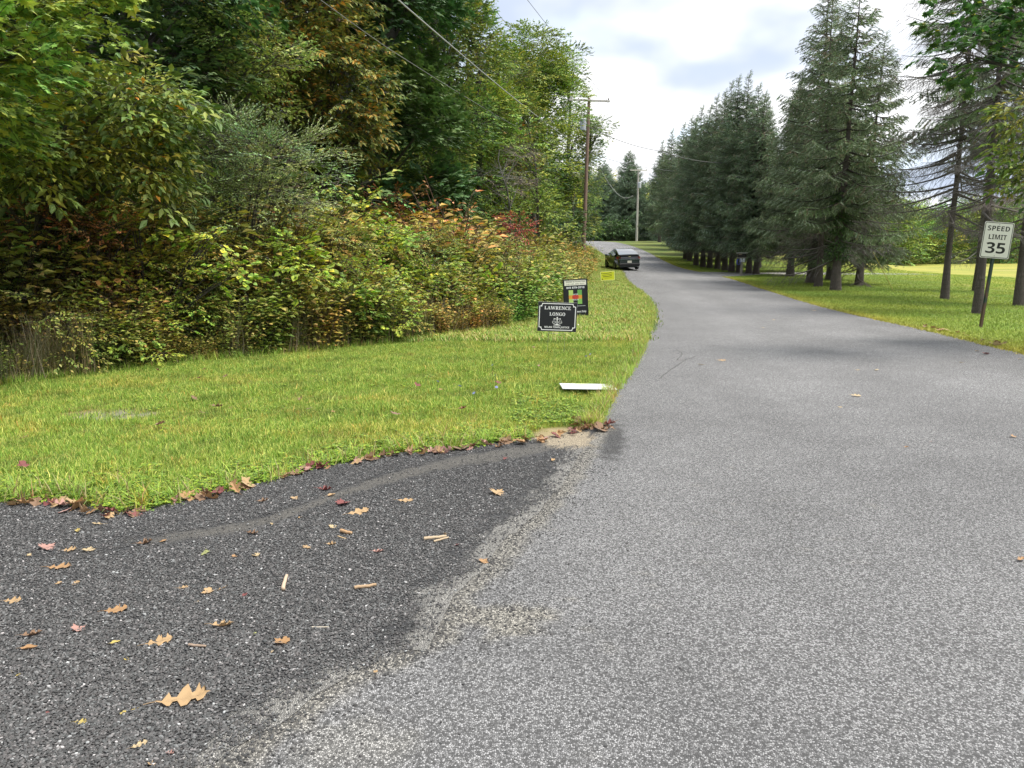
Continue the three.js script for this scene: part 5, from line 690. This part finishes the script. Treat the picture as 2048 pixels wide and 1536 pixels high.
{ // mailbox
  const p = ground(1482, 551.5), o = thing('mailbox', 'dark mailbox on a grey wooden post by the side lane', 'mailbox', p.toArray(), -0.1), wd = plain([0.3, 0.27, 0.23], { roughness: 0.9 });
  const box = (n, w, h, d, x, y, z, m) => { const b = obj(n, new RoundedBoxGeometry(w, h, d, 2, 0.008), m, o); b.position.set(x, y, z); return b; };
  box('post', 0.14, 1.2, 0.14, 0, 0.4, 0, wd); box('shelf', 0.6, 0.035, 0.26, 0, 1.12, 0.0, wd);
  const s = new THREE.Shape(); s.moveTo(-0.1, 0); s.lineTo(0.1, 0); s.lineTo(0.1, 0.13); s.absarc(0, 0.13, 0.1, 0, Math.PI); s.lineTo(-0.1, 0); const b = obj('box', new THREE.ExtrudeGeometry(s, { depth: 0.5, bevelEnabled: true, bevelSize: 0.006, bevelThickness: 0.006, bevelSegments: 1 }).rotateY(Math.PI / 2), plain([0.03, 0.026, 0.024], { roughness: 0.5, metalness: 0.3 }), o); b.position.set(-0.25, 1.145, 0);
  box('roof', 0.66, 0.04, 0.3, 0, 1.415, 0, plain([0.5, 0.49, 0.46])); box('flag', 0.2, 0.035, 0.008, -0.12, 1.33, 0.115, plain([0.45, 0.36, 0.26]));
  const tex = canvasTex(128, 88, (x, w, h) => { x.fillStyle = '#dfe3e8'; x.fillRect(0, 0, w, h); x.fillStyle = '#7e8a82'; x.beginPath(); x.moveTo(44, 0); x.lineTo(84, 0); x.lineTo(70, 40); x.lineTo(70, 80); x.lineTo(58, 80); x.lineTo(58, 40); x.closePath(); x.fill(); });
  box('plaque', 0.32, 0.23, 0.015, 0.02, 0.97, 0.083, plain([0.75, 0.76, 0.78])); const f = obj('plaque_face', new THREE.PlaneGeometry(0.31, 0.22), face(tex), o); f.position.set(0.02, 0.97, 0.0918);
  const tb = obj('newspaper_tube', new THREE.CylinderGeometry(0.1, 0.1, 0.42, 14, 1, true).rotateX(Math.PI / 2).scale(1, 1.9, 1), plain([0.01, 0.05, 0.42], { roughness: 0.35 }), o); tb.position.set(-0.19, 0.86, -0.02);
}
// ---------------------------------------------------------------- utility poles and wires
function pole(label, x, d, { h, arm, turn, can, r = 0.15, lean = 0, c0 = [0.3, 0.2, 0.155] }) {
  const o = thing('utility_pole', label, 'utility pole', [x, H(x, d), -d], turn), c = rng(h * 10), wood = std(1, 1, 1, { roughness: 0.95 });
  wood.map = texture(64, (u, v) => { const k = 0.75 + 0.5 * noise.noise(u * 0.6, v * 0.02, h) + 0.2 * (c() - 0.5); return c0.map((q) => q * k); }, true, 256); wood.map.repeat.set(2, 3);
  const gw = plain([0.5, 0.48, 0.44], { roughness: 0.9 }), st = plain([0.4, 0.41, 0.42], { metalness: 0.5, roughness: 0.5 });
  const sh = obj('shaft', new THREE.CylinderGeometry(r * 0.68, r * 1.05, h + 0.8, 12, 4), wood, o); sh.position.y = h / 2 - 0.4; o.rotation.z = lean;
  if (arm) { const a = obj('crossarm', new RoundedBoxGeometry(arm, 0.13, 0.1, 1, 0.01), gw, o); a.position.set(0, h - 0.18, 0.14); const br = (s) => { const q = obj('brace', new THREE.CylinderGeometry(0.014, 0.014, 0.95, 5), st, o); q.position.set(s * 0.36, h - 0.58, 0.14); q.rotation.z = s * -0.93; }; br(1); br(-1); for (const s of [-arm / 2 + 0.1, arm / 2 - 0.1]) { const i = obj('insulator', new THREE.LatheGeometry([[0.018, 0], [0.03, 0.03], [0.055, 0.05], [0.035, 0.08], [0.05, 0.1], [0.025, 0.15], [0, 0.16]].map(([a2, b]) => new THREE.Vector2(a2, b)), 10), plain([0.12, 0.1, 0.09], { roughness: 0.25 }), o); i.position.set(s, h - 0.115, 0.14); } }
  if (can) { const t = obj('transformer', new THREE.LatheGeometry([[0, 0], [0.18, 0.01], [0.21, 0.05], [0.21, 0.72], [0.22, 0.73], [0.22, 0.77], [0.15, 0.83], [0, 0.84]].map(([a, b]) => new THREE.Vector2(a, b)), 16), plain([0.42, 0.45, 0.48], { roughness: 0.45 }), o); t.position.set(can[0], can[1], can[2]); const bu = obj('bushing', new THREE.CylinderGeometry(0.025, 0.045, 0.34, 8), plain([0.25, 0.24, 0.24], { roughness: 0.3 }), o); bu.position.set(can[0] + 0.05, can[1] + 1, can[2]); const mk = obj('bracket', new THREE.BoxGeometry(0.2, 0.06, 0.05), st, o); mk.position.set(can[0] * 0.45, can[1] + 0.5, can[2] * 0.6); }
  return o;
}
const P1 = V(5.1, 0, -56), h1 = at(1177, 196, 56).y - H(5.1, 56);
pole('near brown utility pole with a crossarm and grey transformer, right of the wood', 5.1, 56, { h: h1, arm: 2.9, turn: 0.1, can: [-0.36, at(1167, 262, 56).y - H(5.1, 56), 0.05], lean: -0.022 });
const h2 = at(1268, 338, 108).y - H(17.2, 108);
pole('distant grey utility pole among the spruces past the mailbox', 17.2, 108, { h: h2, arm: 2.4, turn: 0.15, can: [0.1, h2 - 2.6, 0.4], r: 0.16, c0: [0.52, 0.49, 0.44] });
pole('utility pole left of the drive behind the viewer, outside the view', -8.4, -14, { h: 10.8, arm: 2.9, turn: 0.25 });
function wire(name, label, pts, r, c = [0.06, 0.06, 0.06], sag = 0, group) { // hung between points
  const out = []; for (let i = 0; i + 1 < pts.length; i++) for (let k = 0; k <= 24; k++) { const t = k / 24, p = pts[i].clone().lerp(pts[i + 1], t); p.y -= sag * 4 * t * (1 - t); if (!i || k) out.push(p); }
  const m = obj(name, new THREE.TubeGeometry(new THREE.CatmullRomCurve3(out), out.length, r, 5), plain(c, { roughness: 0.5 })); return tag(m, label, 'wire', group);
}
const A1 = at(1214, 200, 56), A0 = at(1142, 197, 56), C1 = at(1167, 296, 55.8), D1 = at(1163, 311, 55.8);
const beyond = (a, b, k) => a.clone().addScaledVector(b.clone().sub(a), k);
wire('power_line', 'thin power line from the right end of the near crossarm up to the top edge', [A1, beyond(A1, at(1061, 0, 34.5), 2.2)], 0.011, [0.2, 0.2, 0.2], 0.15);
wire('power_line', 'thin power line behind the round oak up to the top edge, left of the other', [A0, beyond(A0, at(979, 0, 34.5), 2.2)], 0.011, [0.2, 0.2, 0.2], 0.15);
wire('cable', 'thick pale cable crossing in front of the trees down to the near pole', [C1, at(800, 3, 17), V(-8.4, 7.2, 14)], 0.018, [0.4, 0.41, 0.42], 0.22);
wire('cable', 'lower thinner cable crossing the dark maple down to the near pole', [D1, at(760, 86, 17), V(-8.4, 6.4, 14)], 0.009, [0.2, 0.2, 0.2], 0.3);
wire('power_line', 'faint wire dropping from the near crossarm to the distant pole', [A1, at(1281, 337, 108)], 0.009, [0.2, 0.2, 0.2], 1.0);
wire('cable', 'cable from the near pole past the distant pole into the spruces', [C1, at(1220, 319, 72), at(1300, 336, 88), at(1480, 354, 62)], 0.022, [0.1, 0.1, 0.1], 0.1);
wire('cable', 'service cable from the transformer over the road into the spruces', [at(1176, 252, 56), at(1325, 303, 52), at(1470, 325, 54)], 0.02, [0.1, 0.1, 0.1], 0.25);
wire('cable', 'loose cable hanging in a curve left of the distant pole', [at(1205, 345, 108), at(1240, 392, 107), at(1266, 391, 107.8)], 0.025, [0.3, 0.3, 0.3], 0.3);

// ---------------------------------------------------------------- the parked car (length along -z, rear toward +z)
{
  const px = 8.2, pd = 56.2, o = thing('parked_car', 'dark green black hatchback parked half on the grass left of the road', 'car', [px, 0, -pd - 2.0], 0.1);
  const pitch = (H(px - 0.2, pd + 4) - H(px, pd)) / 4; o.position.y = H(px, pd) + pitch * 2 + 0.02; o.rotation.order = 'YXZ'; o.rotation.x = Math.atan(pitch); o.rotation.z = 0.03;
  const paint = new THREE.MeshPhysicalMaterial({ color: new THREE.Color().setRGB(0.03, 0.048, 0.044), roughness: 0.3, metalness: 0.6, clearcoat: 1, clearcoatRoughness: 0.05, side: THREE.DoubleSide });
  const glass = new THREE.MeshPhysicalMaterial({ color: new THREE.Color().setRGB(0.012, 0.015, 0.016), roughness: 0.05, specularIntensity: 1, ior: 2, clearcoat: 1, clearcoatRoughness: 0.03, side: THREE.DoubleSide });
  const black = plain([0.012, 0.012, 0.013], { roughness: 0.6 });
  const prof = [[2.24, 0.3], [2.3, 0.52], [2.29, 0.72], [2.2, 0.8], [2.24, 0.98], [2.16, 1.04], [1.5, 1.24], [0.8, 1.385], [0.3, 1.43], [-0.15, 1.4], [-0.6, 1.25], [-1.1, 1.0], [-1.35, 0.94], [-1.9, 0.84], [-2.2, 0.68], [-2.28, 0.45], [-2.2, 0.25], [-1.78, 0.22]];
  const arch = (cz) => { const a = []; for (let i = 0; i <= 10; i++) { const t = Math.PI * (1 - i / 10); a.push([cz - 0.36 * Math.cos(t) * -1 * -1, 0.32 + 0.36 * Math.sin(t)]); } return a; };
  const s = new THREE.Shape(); prof.forEach(([z, y], i) => i ? s.lineTo(z, y) : s.moveTo(z, y));
  for (const cz of [-1.36, 1.34]) { const a = arch(cz).map(([z, y]) => [z, y]).sort((p, q) => p[0] - q[0]); s.lineTo(a[0][0], 0.22); a.forEach(([z, y]) => s.lineTo(z, y)); s.lineTo(a[10][0], 0.22); } s.lineTo(2.0, 0.24);
  const bg = new THREE.ExtrudeGeometry(s, { depth: 1.66, bevelEnabled: true, bevelSize: 0.05, bevelThickness: 0.07, bevelSegments: 4, steps: 6, curveSegments: 4 }).translate(0, 0, -0.83).rotateY(-Math.PI / 2), q = bg.attributes.position;
  const half = (y) => 1 - 0.33 * smooth(0.86, 1.5, y) - 0.05 * smooth(0.6, 0.2, y);
  for (let i = 0; i < q.count; i++) { const z = q.getZ(i), y = q.getY(i), nose = 1 - 0.16 * smooth(1.4, 2.35, Math.abs(z)) ** 2; q.setX(i, q.getX(i) * half(y) * nose); }
  obj('body', toCreasedNormals(bg, 0.6), paint, o);
  const patch = (name, pts, mat, off) => { const g = new THREE.BufferGeometry(); g.setAttribute('position', new THREE.Float32BufferAttribute(pts.flat(), 3)); const I = []; for (let i = 1; i + 1 < pts.length; i++) I.push(0, i, i + 1); g.setIndex(I); g.computeVertexNormals(); return obj(name, g, mat, o); };
  const sideX = (y) => 0.9 * half(y) + 0.006;
  const slab = (name, pts2, mat, s2) => patch(name, pts2.map(([z, y]) => [s2 * (sideX(y) + 0.004) * (1 - 0.16 * smooth(1.4, 2.35, Math.abs(z)) ** 2), y, z]), mat);
  for (const s2 of [-1, 1]) { slab('front_side_window', [[-1.0, 1.0], [0.0, 0.98], [0.02, 1.34], [-0.2, 1.34], [-0.62, 1.2]], glass, s2); slab('rear_side_window', [[0.06, 0.98], [1.15, 1.02], [1.42, 1.13], [0.95, 1.28], [0.4, 1.345], [0.08, 1.345]], glass, s2); const m = obj('side_mirror', new RoundedBoxGeometry(0.2, 0.13, 0.1, 2, 0.03), paint, o); m.position.set(s2 * 1.0, 1.0, -0.85); for (const z of [0.0, 0.95]) { const hd = obj('door_handle', new RoundedBoxGeometry(0.03, 0.03, 0.2, 2, 0.01), plain([0.5, 0.5, 0.5], { metalness: 1, roughness: 0.2 }), o); hd.position.set(s2 * 0.905, 0.9, z - 0.12); } }
  const across = (name, w0, y0, z0, w1, y1, z1, mat) => patch(name, [[-w0, y0, z0], [w0, y0, z0], [w1, y1, z1], [-w1, y1, z1]], mat);
  { const rows = [[0.72, 1.135, 2.13], [0.67, 1.3, 1.53], [0.6, 1.435, 0.86]], P = rows.flatMap(([w, y, z]) => [[-w, y, z], [0, y + 0.012, z + 0.01], [w, y, z]]), g = new THREE.BufferGeometry(); g.setAttribute('position', new THREE.Float32BufferAttribute(P.flat(), 3)); g.setIndex([0, 1, 3, 1, 4, 3, 1, 2, 4, 2, 5, 4, 3, 4, 6, 4, 7, 6, 4, 5, 7, 5, 8, 7]); g.computeVertexNormals(); obj('rear_window', g, glass, o); }
  across('hatch_panel', 0.62, 0.83, 2.3, 0.63, 0.985, 2.335, plain([0.2, 0.2, 0.23], { roughness: 0.2, metalness: 0.3 })); across('windscreen', 0.6, 1.39, -0.3, 0.7, 1.03, -1.1, glass);
  const spo = obj('spoiler', new RoundedBoxGeometry(1.42, 0.05, 0.14, 2, 0.02), black, o); spo.position.set(0, 1.085, 2.24);
  for (const s2 of [-1, 1]) { patch('tail_light', [[s2 * 0.63, 0.85, 2.305], [s2 * 0.81, 0.83, 2.285], [s2 * 0.88, 0.86, 1.98], [s2 * 0.84, 1.0, 1.95], [s2 * 0.79, 1.02, 2.23], [s2 * 0.645, 1.0, 2.335]], new THREE.MeshPhysicalMaterial({ color: new THREE.Color().setRGB(0.3, 0.03, 0.03), roughness: 0.08, clearcoat: 1, side: THREE.DoubleSide }), o); }
  const bum = obj('bumper_skirt', new RoundedBoxGeometry(1.5, 0.2, 0.12, 3, 0.05), black, o); bum.position.set(0, 0.42, 2.33); const lip = obj('bumper_ledge', new RoundedBoxGeometry(1.58, 0.05, 0.1, 2, 0.02), paint, o); lip.position.set(0, 0.79, 2.29);
  const plt = obj('licence_plate', new RoundedBoxGeometry(0.31, 0.155, 0.012, 1, 0.004), plain([0.72, 0.7, 0.6], { roughness: 0.4 }), o); plt.position.set(0, 0.62, 2.372); const bdg = obj('badge', new RoundedBoxGeometry(0.15, 0.045, 0.015, 1, 0.006), plain([0.8, 0.72, 0.4], { metalness: 0.9, roughness: 0.25 }), o); bdg.position.set(0, 0.985, 2.345);
  const ant = obj('antenna', new RoundedBoxGeometry(0.04, 0.06, 0.16, 2, 0.015), paint, o); ant.position.set(0, 1.43, 0.75);
  for (const [x, z] of [[-0.8, 1.34], [0.8, 1.34], [-0.8, -1.36], [0.8, -1.36]]) { const w = obj('wheel', new THREE.LatheGeometry([[0.2, -0.1], [0.29, -0.11], [0.325, -0.08], [0.33, 0], [0.325, 0.08], [0.29, 0.11], [0.2, 0.1]].map(([a, b]) => new THREE.Vector2(a, b)), 24).rotateZ(Math.PI / 2), black, o); w.position.set(x, 0.33, z); const rim = obj('rim', [new THREE.CylinderGeometry(0.2, 0.2, 0.16, 20, 1, true).rotateZ(Math.PI / 2), ...[0, 1, 2, 3, 4].map((k) => new THREE.BoxGeometry(0.03, 0.4, 0.05).translate(Math.sign(x) * 0.07, 0, 0).rotateX(k * Math.PI / 5))], plain([0.5, 0.51, 0.52], { metalness: 0.9, roughness: 0.3 }), w); }
}
{ // bent yellow stake and a small dug patch on the lawn
  const o = thing('yellow_stake', 'thin yellow plant stake leaning on the lawn under the low spruce branches', 'stake', at(1745, 503, 33).toArray()); const e = ground(1787, 582).sub(o.position); obj('rod', new THREE.TubeGeometry(new THREE.LineCurve3(V(0, 0, 0), e), 4, 0.012, 5), plain([0.4, 0.33, 0.08]), o);
}
renderer.render(scene, camera);
